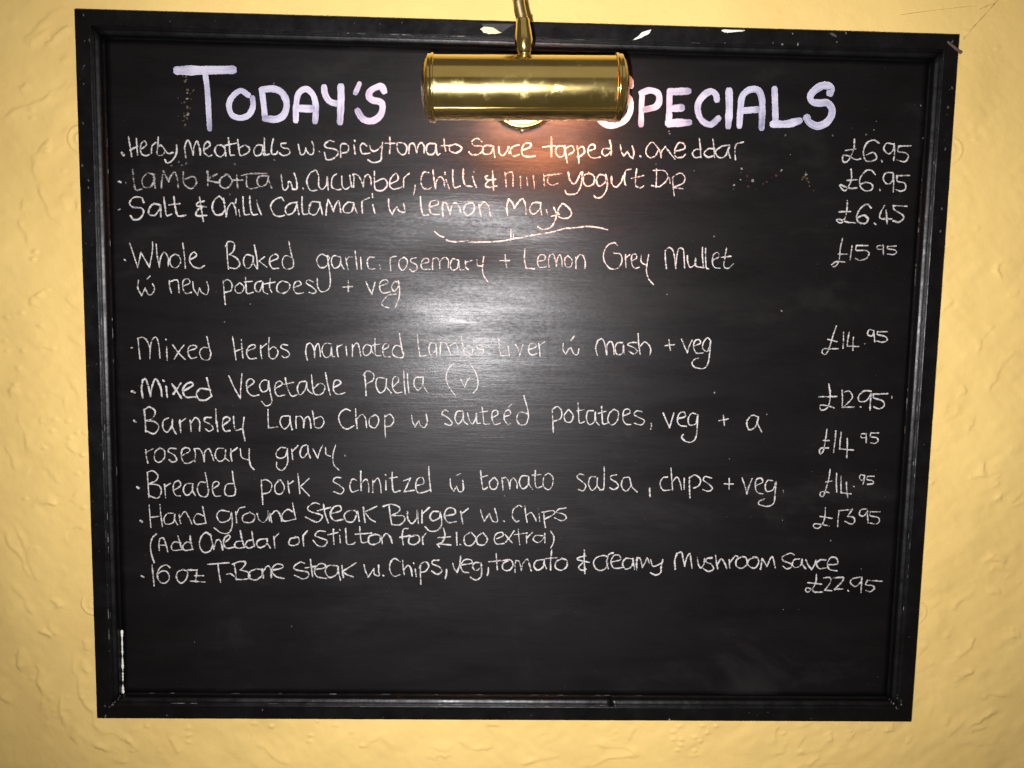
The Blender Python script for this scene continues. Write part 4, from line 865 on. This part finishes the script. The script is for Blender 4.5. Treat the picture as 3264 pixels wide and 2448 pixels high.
sauteed|c6|-724,-295 -763,-284 -790,-324 -729,-363 -678,-418 -705,-447 -756,-431/-573,-292 -629,-299 -650,-373 -616,-429 -572,-383 -562,-304! -555,-394 -515,-433/-517,-314 -493,-393 -459,-426 -427,-369! -422,-307 -415,-414 -381,-420/-361,-244 -348,-346 -336,-425 -280,-424/-383,-301 -305,-288/-248,-355 -192,-321 -204,-276 -249,-293 -253,-367 -224,-429 -168,-416/-113,-342 -58,-319 -70,-274 -114,-291 -124,-365 -89,-421 -56,-420/f6 -81,-240 -48,-211/122,-305 43,-294 11,-363 46,-425 113,-418 134,-350/84,-118 102,-181 126,-259 140,-361
potatoes|c6|391,-266 399,-368 408,-505/396,-255 446,-226 492,-276 483,-356 416,-385/559,-264 521,-321 540,-389 596,-388 617,-320 570,-258/666,-183 675,-296 689,-398 739,-386/657,-268 730,-256/832,-265 776,-272 761,-340 791,-414 847,-384 855,-282! 863,-373 898,-418/921,-219 929,-315 943,-406 999,-393/889,-293 967,-269/1057,-245 1008,-291 993,-371 1040,-416 1095,-369 1103,-278 1057,-245/1155,-317 1228,-282 1215,-243 1165,-255 1156,-346 1186,-402 1243,-407/1357,-269 1306,-258 1273,-298 1331,-332 1389,-365 1357,-411 1282,-395
comma|c7|1464,-398 1468,-426 1460,-455
veg|c7|1590,-282 1627,-361 1664,-435! 1684,-360 1703,-281/1751,-337 1829,-313 1816,-267 1766,-280 1746,-360 1776,-410 1845,-421/1942,-283 1896,-278 1864,-335 1878,-403 1946,-391 1965,-299! 1965,-288 1964,-413 1958,-528 1920,-586 1852,-587 1799,-541 1815,-513
plus|c6|2201,-353 2297,-334/2244,-295 2252,-352 2260,-403
a|c7|2626,-306 2557,-290 2503,-360 2530,-445 2597,-415 2626,-312! 2624,-381 2668,-466
rosemary|c6|-3930,-759 -3926,-826 -3912,-900/-3931,-787 -3853,-746/-3781,-734 -3832,-780 -3839,-859 -3796,-892 -3740,-846 -3733,-767 -3781,-734/-3611,-743 -3671,-738 -3694,-772 -3629,-811 -3608,-867 -3653,-885 -3685,-863/-3541,-810 -3468,-764 -3484,-730 -3539,-742 -3557,-810 -3531,-889 -3476,-894 -3426,-865/-3415,-876 -3408,-797 -3418,-740! -3363,-740 -3331,-796 -3316,-875! -3308,-773 -3264,-738 -3237,-794 -3216,-862/-3109,-730 -3175,-737 -3199,-816 -3155,-872 -3100,-838 -3087,-747! -3094,-826 -3056,-865/-3032,-735 -3033,-803 -3023,-865/-3027,-769 -2965,-723/-2932,-734 -2917,-824 -2840,-851/-2838,-732 -2839,-834 -2824,-913 -2791,-953
gravy|c6|-2456,-716 -2511,-716 -2556,-785 -2523,-830 -2457,-806 -2434,-727! -2434,-772 -2435,-885 -2491,-960 -2546,-932 -2551,-876/-2389,-726 -2384,-783 -2379,-839/-2378,-749 -2322,-691/-2234,-679 -2278,-702 -2301,-781 -2268,-821 -2217,-758 -2217,-690! -2212,-758 -2190,-820/-2162,-723 -2140,-768 -2112,-819! -2089,-744 -2061,-687/-2028,-710 -2023,-778 -1978,-800/-1922,-680 -1950,-788 -1940,-890 -1889,-946/f6 -1825,-786 -1821,-795
price|c7|3383,-433 3374,-543 3359,-657 3331,-705 3313,-669 3337,-637 3410,-636/3353,-553 3411,-553/3482,-448 3479,-562 3470,-682/3541,-462 3536,-561 3536,-645! 3609,-649 3687,-653/3612,-529 3618,-633 3619,-737/m6 3817,-474 3765,-475 3768,-516 3820,-515/m6 3817,-469 3823,-568/m6 3952,-461 3869,-463! 3866,-504 3934,-514 3952,-550 3918,-577 3875,-572
=main_course
bullet|c10|-4029,-1163 -4017,-1172
Breaded|c6|-3910,-1269 -3914,-1144 -3920,-1007/-3920,-1002 -3864,-984 -3810,-1029 -3828,-1086 -3901,-1126! -3802,-1142 -3776,-1210 -3816,-1279 -3904,-1257/-3741,-1130 -3737,-1198 -3733,-1272/-3736,-1153 -3680,-1118/-3637,-1186 -3570,-1139 -3591,-1088 -3641,-1117 -3648,-1197 -3622,-1248 -3577,-1253/-3458,-1115 -3519,-1127 -3543,-1196 -3505,-1247 -3449,-1195 -3442,-1120! -3443,-1195 -3417,-1246/-3309,-1102 -3370,-1102 -3393,-1183 -3361,-1251 -3295,-1250 -3271,-1181/-3307,-999 -3292,-1079 -3277,-1204/-3227,-1169 -3165,-1123 -3181,-1089 -3226,-1112 -3233,-1192 -3206,-1249 -3150,-1248/-3015,-1109 -3082,-1122 -3105,-1190 -3084,-1241 -3006,-1240 -2988,-1189/-3019,-978 -3009,-1075 -2988,-1177
pork|c6|-2715,-1071 -2710,-1185 -2701,-1334/-2715,-1077 -2659,-1065 -2604,-1115 -2627,-1196 -2699,-1220/-2525,-1069 -2570,-1126 -2560,-1206 -2504,-1217 -2470,-1148 -2503,-1074 -2531,-1069/-2431,-1079 -2426,-1147 -2415,-1210/-2426,-1113 -2375,-1078/-2324,-998 -2314,-1100 -2304,-1215/-2208,-1048 -2298,-1134! -2203,-1236
schnitzel|c6|-1867,-1032 -1923,-1032 -1946,-1073 -1879,-1118 -1834,-1163 -1868,-1209 -1940,-1187/-1703,-1058 -1742,-1047 -1770,-1116 -1748,-1185 -1680,-1167/-1653,-960 -1653,-1069 -1647,-1172/-1647,-1092 -1597,-1045 -1569,-1102 -1568,-1182/-1524,-1056 -1524,-1125 -1523,-1188/-1524,-1090 -1473,-1032 -1445,-1089 -1434,-1192/-1384,-1060 -1383,-1157/f5 -1390,-991 -1386,-997/-1317,-967 -1316,-1076 -1299,-1179 -1232,-1167/-1345,-1031 -1266,-1018/-1193,-1057 -1120,-1028! -1187,-1178! -1080,-1159/-1052,-1107 -979,-1083 -991,-1020 -1047,-1038 -1063,-1119 -1035,-1187 -962,-1175 -906,-1151/-925,-899 -918,-1025 -900,-1168
w|c6|-693,-1034 -686,-1114 -652,-1165! -624,-1113! -595,-1170 -551,-1147 -558,-1043/-626,-993 -581,-969
tomato|c6|-367,-938 -355,-1041 -336,-1138 -291,-1120/-366,-1012 -293,-988/-231,-1016 -270,-1063 -252,-1131 -201,-1131 -179,-1062 -214,-1010/-121,-1141 -128,-1072 -135,-1015! -90,-1009 -61,-1060 -48,-1129! -44,-1048 -11,-1013 24,-1059 31,-1122/142,-988 79,-989 53,-1059 88,-1127 144,-1092 153,-1000! 161,-1080 196,-1132/225,-924 222,-1033 241,-1114 297,-1101/192,-976 283,-969/362,-951 317,-998 314,-1090 366,-1135 410,-1089 414,-996 362,-949
salsa|c6|750,-969 704,-958 677,-993 729,-1038 776,-1084 749,-1142 698,-1131/875,-985 824,-991 804,-1060 840,-1135 890,-1094 899,-1002! 901,-1082 937,-1134/969,-880 973,-1001 970,-1116 931,-1134/1102,-964 1046,-977 1047,-1011 1105,-1045 1129,-1091 1085,-1126 1038,-1104/1240,-986 1183,-998 1163,-1079 1211,-1142 1266,-1078 1251,-997! 1277,-1089 1336,-1146
comma|c8|1472,-1110 1478,-1197
chips|c6|1662,-980 1616,-987 1584,-1050 1621,-1125 1707,-1118/1698,-882 1708,-991 1724,-1118/1715,-1037 1765,-979 1801,-1036 1821,-1117/1845,-989 1850,-1111/1902,-977 1906,-1081 1917,-1203/1902,-989 1958,-953 2023,-999 2009,-1068 1952,-1098/2143,-985 2073,-969 2058,-1010 2123,-1055 2159,-1101 2114,-1131 2056,-1114
plus|c6|2289,-1047 2386,-1046/2338,-989 2343,-1105
veg|c6|2481,-981 2513,-1062 2541,-1154! 2560,-1073 2590,-985/2640,-1060 2707,-1024 2688,-978 2637,-996 2629,-1072 2655,-1135 2714,-1152/2816,-1006 2764,-1001 2738,-1059 2758,-1123 2826,-1104 2851,-1023! 2856,-1017 2851,-1139 2840,-1255 2767,-1291 2679,-1269 2683,-1234 2734,-1210/f5 2940,-1114 2943,-1132
price|c6|3444,-874 3434,-984 3409,-1090 3383,-1174 3350,-1159 3359,-1122 3411,-1121 3448,-1131/3405,-1011 3467,-1000/3519,-915 3520,-1015 3531,-1120/3568,-941 3573,-1035 3579,-1130! 3632,-1134 3690,-1139/3630,-1013 3639,-1087 3655,-1176/3714,-1056 3718,-1060/3829,-932 3782,-927 3774,-969 3811,-985 3829,-937! 3827,-979 3814,-1032/3934,-941 3861,-942! 3858,-979 3916,-989 3929,-1020 3867,-1031
=main_course
bullet|c9|-4004,-1531 -3990,-1540
Hand|c6|-3909,-1360 -3904,-1474 -3896,-1601/-3795,-1353 -3787,-1473 -3773,-1588/-3898,-1492 -3809,-1479/-3659,-1443 -3720,-1449 -3755,-1507 -3734,-1564 -3655,-1540 -3637,-1454! -3644,-1506 -3612,-1569/-3593,-1459 -3588,-1517 -3578,-1551/-3582,-1482 -3531,-1424 -3493,-1481 -3461,-1555/-3337,-1468 -3398,-1446 -3438,-1503 -3411,-1561 -3311,-1548/-3341,-1365 -3326,-1456 -3311,-1536
ground|c6|-3064,-1419 -3153,-1408 -3193,-1466 -3155,-1535 -3065,-1511 -3036,-1430! -3031,-1464 -3033,-1579 -3067,-1649 -3146,-1655 -3223,-1599/-2991,-1418 -2987,-1475 -2982,-1538/-2981,-1441 -2952,-1383 -2896,-1365/-2852,-1428 -2914,-1463 -2909,-1526 -2820,-1531 -2786,-1461 -2841,-1422/-2763,-1438 -2742,-1507 -2686,-1529 -2641,-1460! -2646,-1402 -2630,-1517/-2624,-1436 -2608,-1528/-2613,-1448 -2562,-1401 -2523,-1435 -2501,-1516/-2383,-1411 -2439,-1388 -2495,-1446 -2473,-1515 -2350,-1491/-2382,-1319 -2366,-1410 -2350,-1485
Steak|c7|-2097,-1327 -2148,-1310 -2221,-1363 -2193,-1408 -2081,-1442 -2070,-1476 -2126,-1523 -2249,-1467/-2053,-1326 -2036,-1430 -2003,-1527/-2114,-1396 -1980,-1360/-1969,-1429 -1868,-1393 -1879,-1341 -1946,-1359 -1980,-1440 -1935,-1503 -1846,-1491/-1708,-1391 -1787,-1398 -1832,-1450 -1798,-1513 -1731,-1507 -1697,-1426 -1708,-1391/-1686,-1402 -1669,-1506/-1624,-1356 -1618,-1436 -1607,-1517/-1484,-1342 -1607,-1401/-1596,-1424 -1551,-1482 -1500,-1510
Burger|c7|-1349,-1329 -1337,-1433 -1320,-1537/-1411,-1342 -1326,-1317 -1236,-1351 -1247,-1397 -1326,-1444! -1202,-1443 -1179,-1489 -1235,-1542 -1314,-1542/-1151,-1396 -1145,-1477 -1100,-1528 -1044,-1464! -1045,-1372 -1032,-1522/-994,-1383 -993,-1452 -993,-1516/-988,-1417 -915,-1347/-819,-1392 -875,-1393 -908,-1451 -874,-1491 -807,-1461 -796,-1403! -784,-1461 -783,-1542 -828,-1601 -907,-1607 -958,-1562/-745,-1438 -638,-1413 -650,-1355 -717,-1356 -751,-1426 -716,-1507 -625,-1500/-576,-1389 -563,-1459 -551,-1522/-564,-1412 -497,-1354
w|c6|-361,-1369 -343,-1433 -319,-1491! -281,-1432 -264,-1409! -229,-1489 -177,-1495 -184,-1431 -208,-1350/-106,-1488 -101,-1492
Chips|c6|81,-1324 52,-1312 -4,-1359 -14,-1441 27,-1492 55,-1486/120,-1317 128,-1404 147,-1497/139,-1416 190,-1392 237,-1461 243,-1484/275,-1402 283,-1484/f5 263,-1345 265,-1349/327,-1402 334,-1483 347,-1553/309,-1385 417,-1366 446,-1389 407,-1424 339,-1460/564,-1335 485,-1348/485,-1354 463,-1383 543,-1405 573,-1445 522,-1475 447,-1447
price|c6|3416,-1301 3416,-1396 3399,-1471 3350,-1530 3297,-1514 3306,-1482 3379,-1487 3470,-1502/3364,-1397 3496,-1416/3570,-1331 3564,-1405 3564,-1506/3565,-1331 3716,-1313! 3668,-1393! 3732,-1403 3750,-1445 3715,-1478 3640,-1447/3873,-1306 3811,-1317 3798,-1371 3847,-1386 3885,-1327! 3888,-1380 3899,-1460/4023,-1336 3917,-1337! 3920,-1380 4006,-1400 4024,-1442 3989,-1475 3925,-1465
Add|c7|-3842,-1675 -3882,-1715 -3906,-1796 -3897,-1900 -3871,-1987/-3813,-1853 -3816,-1784 -3804,-1726! -3770,-1714 -3744,-1772 -3724,-1864/-3811,-1795 -3739,-1795/-3582,-1770 -3649,-1759 -3683,-1806 -3662,-1852 -3561,-1839/-3609,-1695 -3593,-1758 -3573,-1839/-3471,-1769 -3515,-1758 -3561,-1804 -3539,-1850 -3456,-1838/-3481,-1694 -3476,-1757 -3456,-1838
Cheddar|c7|-3258,-1686 -3313,-1652 -3369,-1710 -3382,-1802 -3339,-1871 -3272,-1853 -3237,-1778/-3263,-1674 -3248,-1755 -3232,-1835! -3203,-1743 -3169,-1731 -3147,-1777 -3137,-1840/-3102,-1753 -3057,-1706 -3068,-1678 -3113,-1707 -3125,-1776 -3092,-1822 -3014,-1810/-2934,-1740 -2991,-1752 -3008,-1798 -2969,-1821 -2902,-1809/-2944,-1630 -2929,-1717 -2902,-1809/-2811,-1727 -2867,-1739 -2890,-1786 -2857,-1820 -2801,-1796/-2821,-1640 -2811,-1715 -2795,-1796/-2677,-1714 -2744,-1726 -2773,-1773 -2734,-1813 -2666,-1772 -2660,-1714! -2655,-1760 -2627,-1812/-2587,-1690 -2582,-1748 -2577,-1811/-2581,-1701 -2536,-1654
or|c7|-2352,-1699 -2408,-1711 -2425,-1769 -2375,-1786 -2318,-1756 -2323,-1698 -2357,-1687/-2273,-1675 -2273,-1733 -2268,-1785/-2273,-1675 -2228,-1622
Stilton|c7|-2037,-1626 -2104,-1621 -2144,-1668 -2093,-1696 -2015,-1730 -2049,-1788 -2116,-1783 -2166,-1726/-1947,-1602 -1947,-1683 -1942,-1764/-2003,-1660 -1902,-1636/-1879,-1670 -1874,-1746/-1879,-1604 -1877,-1609/-1815,-1589 -1810,-1693 -1798,-1762 -1742,-1762 -1714,-1744/-1663,-1570 -1658,-1656 -1641,-1743 -1584,-1737/-1708,-1651 -1539,-1638/-1511,-1655 -1562,-1678 -1567,-1742 -1516,-1765 -1449,-1730 -1449,-1666 -1505,-1649/-1432,-1677 -1421,-1735 -1421,-1752/-1426,-1700 -1381,-1642 -1336,-1676 -1313,-1745
for|c7|-1145,-1581 -1190,-1593 -1206,-1663 -1194,-1762/-1229,-1681 -1122,-1662/-1076,-1662 -1127,-1685 -1132,-1744 -1076,-1760 -1019,-1719 -1031,-1661 -1082,-1656/-986,-1672 -985,-1730 -979,-1754/-986,-1684 -952,-1637
price|c7|-760,-1577 -742,-1658 -770,-1728 -809,-1746 -821,-1758! -803,-1784/-826,-1754 -758,-1753 -679,-1762/-816,-1682 -686,-1669/-618,-1622 -611,-1761/-579,-1753 -574,-1757/-476,-1620 -532,-1667 -520,-1754 -452,-1760 -407,-1689 -454,-1620/-351,-1630 -396,-1677 -384,-1747 -315,-1752 -282,-1688 -329,-1624
extra|c6|-180,-1687 -112,-1651 -124,-1616 -181,-1628 -208,-1687 -179,-1745 -99,-1738/-90,-1639 -14,-1726/6,-1597 -43,-1674 -82,-1721/52,-1579 59,-1661 72,-1748/13,-1638 149,-1619/144,-1648 146,-1730/150,-1671 206,-1612/321,-1646 241,-1647 219,-1694 277,-1723 333,-1669 343,-1623! 344,-1669 345,-1722/405,-1593 441,-1657 437,-1727 410,-1780
=main_course
bullet|c11|-4006,-2141 -3990,-2150
16|c7|-3894,-2020 -3886,-2130 -3877,-2247/-3705,-2042 -3744,-2013 -3811,-2048 -3841,-2130 -3815,-2200 -3759,-2217 -3713,-2164 -3734,-2094 -3790,-2083 -3835,-2118
oz|c7|-3566,-2063 -3623,-2093 -3635,-2163 -3591,-2215 -3535,-2174 -3516,-2092 -3566,-2063/-3510,-2069 -3415,-2068! -3422,-2126 -3434,-2196/-3439,-2132 -3349,-2131/-3485,-2191 -3334,-2201
T-Bone|c7|-3296,-2003 -3072,-1983/-3190,-1996 -3180,-2100 -3165,-2199/-3097,-2111 -3057,-2105 -3018,-2134/-3016,-1994 -3001,-2087 -2996,-2169/-3033,-2000 -2960,-1970 -2893,-1975 -2916,-2028 -2950,-2063! -2872,-2086 -2850,-2144 -2918,-2168 -2991,-2168/-2781,-2050 -2849,-2085 -2861,-2144 -2794,-2172 -2726,-2131 -2720,-2061 -2781,-2050/-2714,-2049 -2703,-2119 -2704,-2148/-2703,-2072 -2657,-2014 -2624,-2048 -2619,-2142/-2602,-2060 -2500,-2035 -2500,-2000 -2567,-1995 -2613,-2060 -2569,-2129 -2484,-2152
Steak|c7|-2263,-1981 -2308,-1969 -2376,-2023 -2343,-2057 -2230,-2079 -2219,-2126 -2276,-2156 -2366,-2116/-2196,-1939 -2185,-2032 -2174,-2126/-2252,-2033 -2128,-2008/-2145,-2049 -2049,-2031 -2038,-1996 -2094,-1985 -2151,-2044 -2129,-2125 -2027,-2148/-1912,-2006 -2002,-2007 -2036,-2066 -1991,-2136 -1912,-2100 -1895,-2018! -1895,-2065 -1872,-2164/-1855,-2006 -1850,-2076 -1842,-2134/-1703,-1969 -1788,-2028 -1850,-2064! -1810,-2099 -1737,-2127
w|c7|-1618,-1992 -1601,-2062 -1572,-2126! -1527,-2061 -1510,-2037! -1505,-2096 -1453,-2113 -1459,-2060 -1459,-1996/-1410,-2107 -1406,-2111
Chips|c7|-1227,-1953 -1290,-1918 -1335,-1977 -1335,-2059 -1289,-2117 -1227,-2099/-1199,-1941 -1193,-2023 -1181,-2093/-1187,-2046 -1142,-1993 -1108,-2033 -1096,-2110/-1062,-2039 -1050,-2115/-1080,-1966 -1078,-1972/-1006,-2009 -1005,-2103 -999,-2203/-1017,-2021 -995,-1974 -949,-1950 -915,-1996 -949,-2055 -1000,-2068/-808,-1931 -870,-1937 -875,-1973 -801,-2007 -772,-2054 -823,-2089 -880,-2055
comma|c7|-721,-2036 -723,-2088 -732,-2135
veg|c7|-654,-1970 -636,-2029 -607,-2064! -580,-1981 -569,-1888/-557,-1981 -449,-1963 -461,-1922 -529,-1928 -568,-1993 -539,-2057 -482,-2068/-358,-1956 -415,-1956 -437,-2003 -402,-2044 -346,-2003 -346,-1956! -340,-2026 -344,-2108 -401,-2150 -458,-2121
comma|c7|-266,-2013 -267,-2060 -276,-2096
tomato|c7|-183,-1854 -176,-1942 -168,-2030/-261,-1943 -62,-1923/-50,-1929 -107,-1965 -106,-2024 -48,-2041 2,-1987 -16,-1929 -62,-1918/26,-2058 25,-1975 35,-1928! 70,-1940 95,-2033! 110,-1963 155,-1910 179,-1962 203,-2038/327,-1914 258,-1926 231,-1985 272,-2032 329,-1996 344,-1913! 347,-1960 369,-2013/422,-1809 413,-1914 415,-2026/361,-1903 475,-1890/533,-1901 476,-1937 466,-1996 524,-2031 587,-1995 591,-1924 533,-1896
ampersand|c7|779,-1805 782,-1934 792,-2064/798,-1869 729,-1882 707,-1911 834,-1939/766,-1946 721,-1994 756,-2029 802,-2016
creamy|c7|1039,-1873 981,-1862 902,-1898 887,-1968 940,-2027 1009,-2014 1042,-1955/1049,-2008 1029,-1932 1050,-1849 1095,-1831/1087,-1931 1178,-1907 1165,-1860 1108,-1860 1075,-1931 1112,-2001 1204,-1995/1304,-1894 1235,-1894 1203,-1953 1239,-2012 1307,-1976 1316,-1893! 1324,-1952 1337,-2011/1360,-2017 1358,-1940 1361,-1881! 1396,-1893 1423,-1987! 1455,-1927 1471,-1880 1496,-1939/1512,-1903 1538,-1974 1595,-1961 1646,-1925/1645,-1902 1630,-1985 1627,-2044 1576,-2074 1517,-2051
Mushroom|c7|1787,-2007 1778,-1912 1798,-1830! 1849,-1817 1869,-1888 1890,-1970! 1909,-1876 1942,-1828 1956,-1899 1972,-1993/2025,-1874 2039,-1945 2070,-1992 2103,-1944! 2106,-1885/2187,-1873 2129,-1885 2125,-1921 2184,-1949 2210,-2002 2153,-2027 2099,-1998/2226,-1849 2241,-1931 2256,-1996/2253,-1943 2291,-1883 2328,-1930 2354,-1989/2379,-1894 2389,-1983/2386,-1930 2441,-1852 2470,-1858/2516,-1858 2460,-1894 2463,-1964 2522,-1988 2578,-1940 2563,-1869 2516,-1858/2656,-1868 2599,-1892 2590,-1951 2662,-1986 2705,-1927 2691,-1868 2644,-1862/2732,-1997 2744,-1879! 2800,-1961! 2853,-1854 2894,-1978
Sauce|c7|3098,-1831 3050,-1815 2968,-1859 2986,-1902 3067,-1933 3079,-1965 3028,-1992 2984,-1966/3159,-1878 3107,-1884 3083,-1933 3111,-1975 3174,-1953 3191,-1884! 3193,-1932 3233,-1985/3233,-1888 3257,-1942 3302,-1995! 3331,-1941 3344,-1893/3455,-1886 3391,-1887 3352,-1930 3386,-1983 3460,-1977/3479,-1940 3584,-1928 3570,-1864 3506,-1859 3473,-1929 3503,-1993 3583,-2008
price|c7|3359,-2054 3358,-2134 3325,-2210 3274,-2254 3247,-2232 3261,-2205 3315,-2221 3338,-2248/3349,-2253 3439,-2252/3269,-2146 3418,-2161/3445,-2090 3508,-2084 3522,-2133 3464,-2230! 3538,-2235/3551,-2089 3657,-2083 3649,-2132 3569,-2219! 3659,-2212/3722,-2231 3726,-2236/3847,-2076 3763,-2098 3745,-2141 3801,-2184 3861,-2130 3868,-2081! 3868,-2162 3868,-2248/4094,-2122 3934,-2113! 3916,-2161 3991,-2172 4014,-2204 3974,-2242 3925,-2226"""
MI = {'c': 0, 'm': 1, 'f': 2, 'd': 0}
NPX = 0.000322                               # nominal width unit of a stroke
zoff = 0.00030
section = ''
for ln in WRITING.split('\n'):
    if ln.startswith('='):
        section = ln[1:]
        continue
    text, st, body = ln.split('|')
    mb = MB()
    title = section == 'title'
    k = 0
    z0 = 0.00030 + rng.uniform(0, 0.00004)
    for part in body.split('/'):
        sty = st
        if part[0].isalpha():
            sty, part = part.split(' ', 1)
        wd = float(sty[1:]) * NPX * (1.04 if title else 0.80)
        for r in parse(part):
            ribbon(mb, r, wd, z0 + k * 0.00003, 0 if title else MI[sty[0]], 0.07 if title else 0.20, 0.0016 if title else 0.0011, onpanel=True)
            k += 1
    if title:
        o = link('painted_letter', mb.mesh('painted_letter'), M['title'], board, label='lavender white painted ' + ('apostrophe' if text == 'apostrophe' else 'capital letter ' + text))
    else:
        nm = {'bullet': 'chalk_bullet', 'price': 'chalk_price', 'flourish': 'chalk_line', 'comma': 'chalk_comma', 'dot': 'chalk_dot'}.get(text, 'chalk_word')
        o = link(nm, mb.mesh(nm), [M['chalk_c'], M['chalk_m'], M['chalk_f']], board)

# ------------------------------------------------------------------ the brass picture lamp
lamp = empty('picture_lamp', P(0, 0.303, 0.0), 'polished brass picture lamp over the top middle of the blackboard', 'lamp')
TILT = math.radians(1.46)
LX, LY, LZ, LR, LH = -0.0005, 0.2866, 0.090, 0.0290, 0.0895
def LP(x, a, r):                             # point on the shade: x along it, angle from the front (up positive), radius
    y, z = r * math.sin(a), r * math.cos(a)
    return (LX + x * math.cos(TILT) - y * math.sin(TILT), LY + x * math.sin(TILT) + y * math.cos(TILT), LZ + z - 0.02 * x)
def shade_arc(a0, a1, xs, ro, ri, n):
    mb = MB()
    out, inn = [], []
    for i in range(n + 1):
        a = a0 + (a1 - a0) * i / n
        out.append([mb.add(*LP(x, a, ro(x) if callable(ro) else ro)) for x in xs])
        inn.append([mb.add(*LP(x, a, ri)) for x in xs])
    for i in range(n):
        for j in range(len(xs) - 1):
            mb.face((out[i][j], out[i][j + 1], out[i + 1][j + 1], out[i + 1][j]))
            mb.face((inn[i][j], inn[i + 1][j], inn[i + 1][j + 1], inn[i][j + 1]))
    for i in (0, n):
        for j in range(len(xs) - 1):
            mb.face((out[i][j], inn[i][j], inn[i][j + 1], out[i][j + 1]))
    return mb
A0, A1 = math.radians(-104), math.radians(164)
xs = list(np.linspace(-LH + 0.004, LH - 0.004, 25))
shade = link('shade', fix(shade_arc(A0, A1, xs, LR, LR - 0.0008, 72).mesh('shade')), M['brass'], lamp, smooth=True)
hem = link('hem', fix(shade_arc(math.radians(-53), math.radians(-49), xs, LR + 0.0005, LR - 0.0001, 12).mesh('hem')), M['brass'], shade, smooth=True)
for s in (-1, 1):
    mb = MB()
    c0 = LP(0, 0, 0)
    ax = (s * math.cos(TILT), s * math.sin(TILT), 0)
    o_ = (c0[0] + ax[0] * (LH - 0.0065), c0[1] + ax[1] * (LH - 0.0065), c0[2])
    lathe(mb, [(0.0, LR - 0.0008), (0.0, LR + 0.0006), (0.0006, LR + 0.0017), (0.0018, LR + 0.0022), (0.0032, LR + 0.0016), (0.0042, LR + 0.0010),
               (0.0056, LR + 0.0014), (0.0064, LR + 0.0009), (0.0068, LR - 0.0006), (0.0068, LR - 0.0016)], o_, ax, 72)
    link('end_rim', mb.mesh('end_rim'), M['brass'], lamp, smooth=True)
    mb = MB()
    lathe(mb, [(0.0060, LR - 0.0004), (0.0072, LR - 0.0012), (0.0095, LR - 0.0040), (0.0116, LR - 0.0110), (0.0128, LR - 0.0190), (0.0132, 0.0)], o_, ax, 56)
    link('end_cap', mb.mesh('end_cap'), M['brass_dull'], lamp, smooth=True)
mb = MB()                                    # round plate on the board behind the shade
lathe(mb, [(0.0, 0.0382), (0.0030, 0.0385), (0.0048, 0.0378), (0.0061, 0.0366), (0.0067, 0.0348), (0.0064, 0.0338), (0.0050, 0.0334), (0.0046, 0.0328), (0.0048, 0.0320), (0.0045, 0.0200), (0.0044, 0.0)], (0.0007, 0.3035, 0.0003), (0, 0, 1), 64)
plate = link('wall_plate', mb.mesh('wall_plate'), M['brass'], lamp, smooth=True)
mb = MB()
lathe(mb, [(0.0, 0.0016), (0.0022, 0.0016), (0.0030, 0.0010), (0.0032, 0.0)], (0.0007, 0.3035 - 0.0388, 0.0003), (0, 0, 1), 14)
link('screw', mb.mesh('screw'), M['brass_dull'], plate, smooth=True)
# swan neck: rises behind the shade, turns over above the board and comes down to the shade
path = [(0.0007, 0.3035, 0.010), (0.0006, 0.306, 0.020), (0.0007, 0.315, 0.0255), (0.0007, 0.3325, 0.027), (-0.0012, 0.360, 0.028), (-0.0068, 0.3858, 0.028)]
cx, cy, cz, R = -0.0125, 0.405, 0.0655, 0.0355
for i in range(1, 14):
    a = math.pi * i / 14
    path.append((cx - 0.001 * math.sin(a), cy + R * math.sin(a), cz - R * math.cos(a)))
path += [(-0.0112, 0.385, 0.1005), (-0.0084, 0.3615, 0.100), (-0.0060, 0.3500, 0.099), (-0.0042, 0.3440, 0.0985)]
mb = MB()
tube(mb, [tuple(q) for q in spline(path, 0.004)], 0.0054, 24)
stem = link('swan_neck', mb.mesh('swan_neck'), M['brass_dull'], lamp, smooth=True)
p0, p1 = Vector((-0.0042, 0.3455, 0.0985)), Vector((-0.0015, 0.3105, 0.0970))
ax = (p1 - p0)
L = ax.length
mb = MB()
lathe(mb, [(-0.001, 0.0050), (0.0, 0.0061), (0.004 , 0.0063), (0.010, 0.0072), (0.017, 0.0083), (0.021, 0.0084), (0.026, 0.0076), (0.0285, 0.0066), (0.0292, 0.0062)], p0, ax, 32)
link('ferrule', mb.mesh('ferrule'), M['brass'], lamp, smooth=True)
mb = MB()
lathe(mb, [(0.0290, 0.0046), (0.0298, 0.0060), (0.0308, 0.0062), (0.0316, 0.0050), (0.0330, 0.0044), (0.0350, 0.0048), (0.0380, 0.0056), (0.0410, 0.0050)], p0, ax, 28)
link('ball_joint', mb.mesh('ball_joint'), M['brass'], lamp, smooth=True)
mb = MB()                                    # tubular bulb and its holder inside the shade
c0 = LP(-0.029, 0, 0)
lathe(mb, [(0.0, 0.0), (0.0004, 0.0060), (0.004, 0.0108), (0.010, 0.0125), (0.088, 0.0125), (0.095, 0.0110), (0.098, 0.0060), (0.0984, 0.0)], c0, (math.cos(TILT), math.sin(TILT), 0), 28)
link('bulb', mb.mesh('bulb'), M['bulb'], lamp, smooth=True)
mb = MB()
lathe(mb, [(0.0, 0.0), (0.0, 0.013), (0.034, 0.013), (0.034, 0.0)], LP(-0.0630, 0, 0), (math.cos(TILT), math.sin(TILT), 0), 28)
link('bulb_holder', mb.mesh('bulb_holder'), M['frame'], lamp, smooth=False)
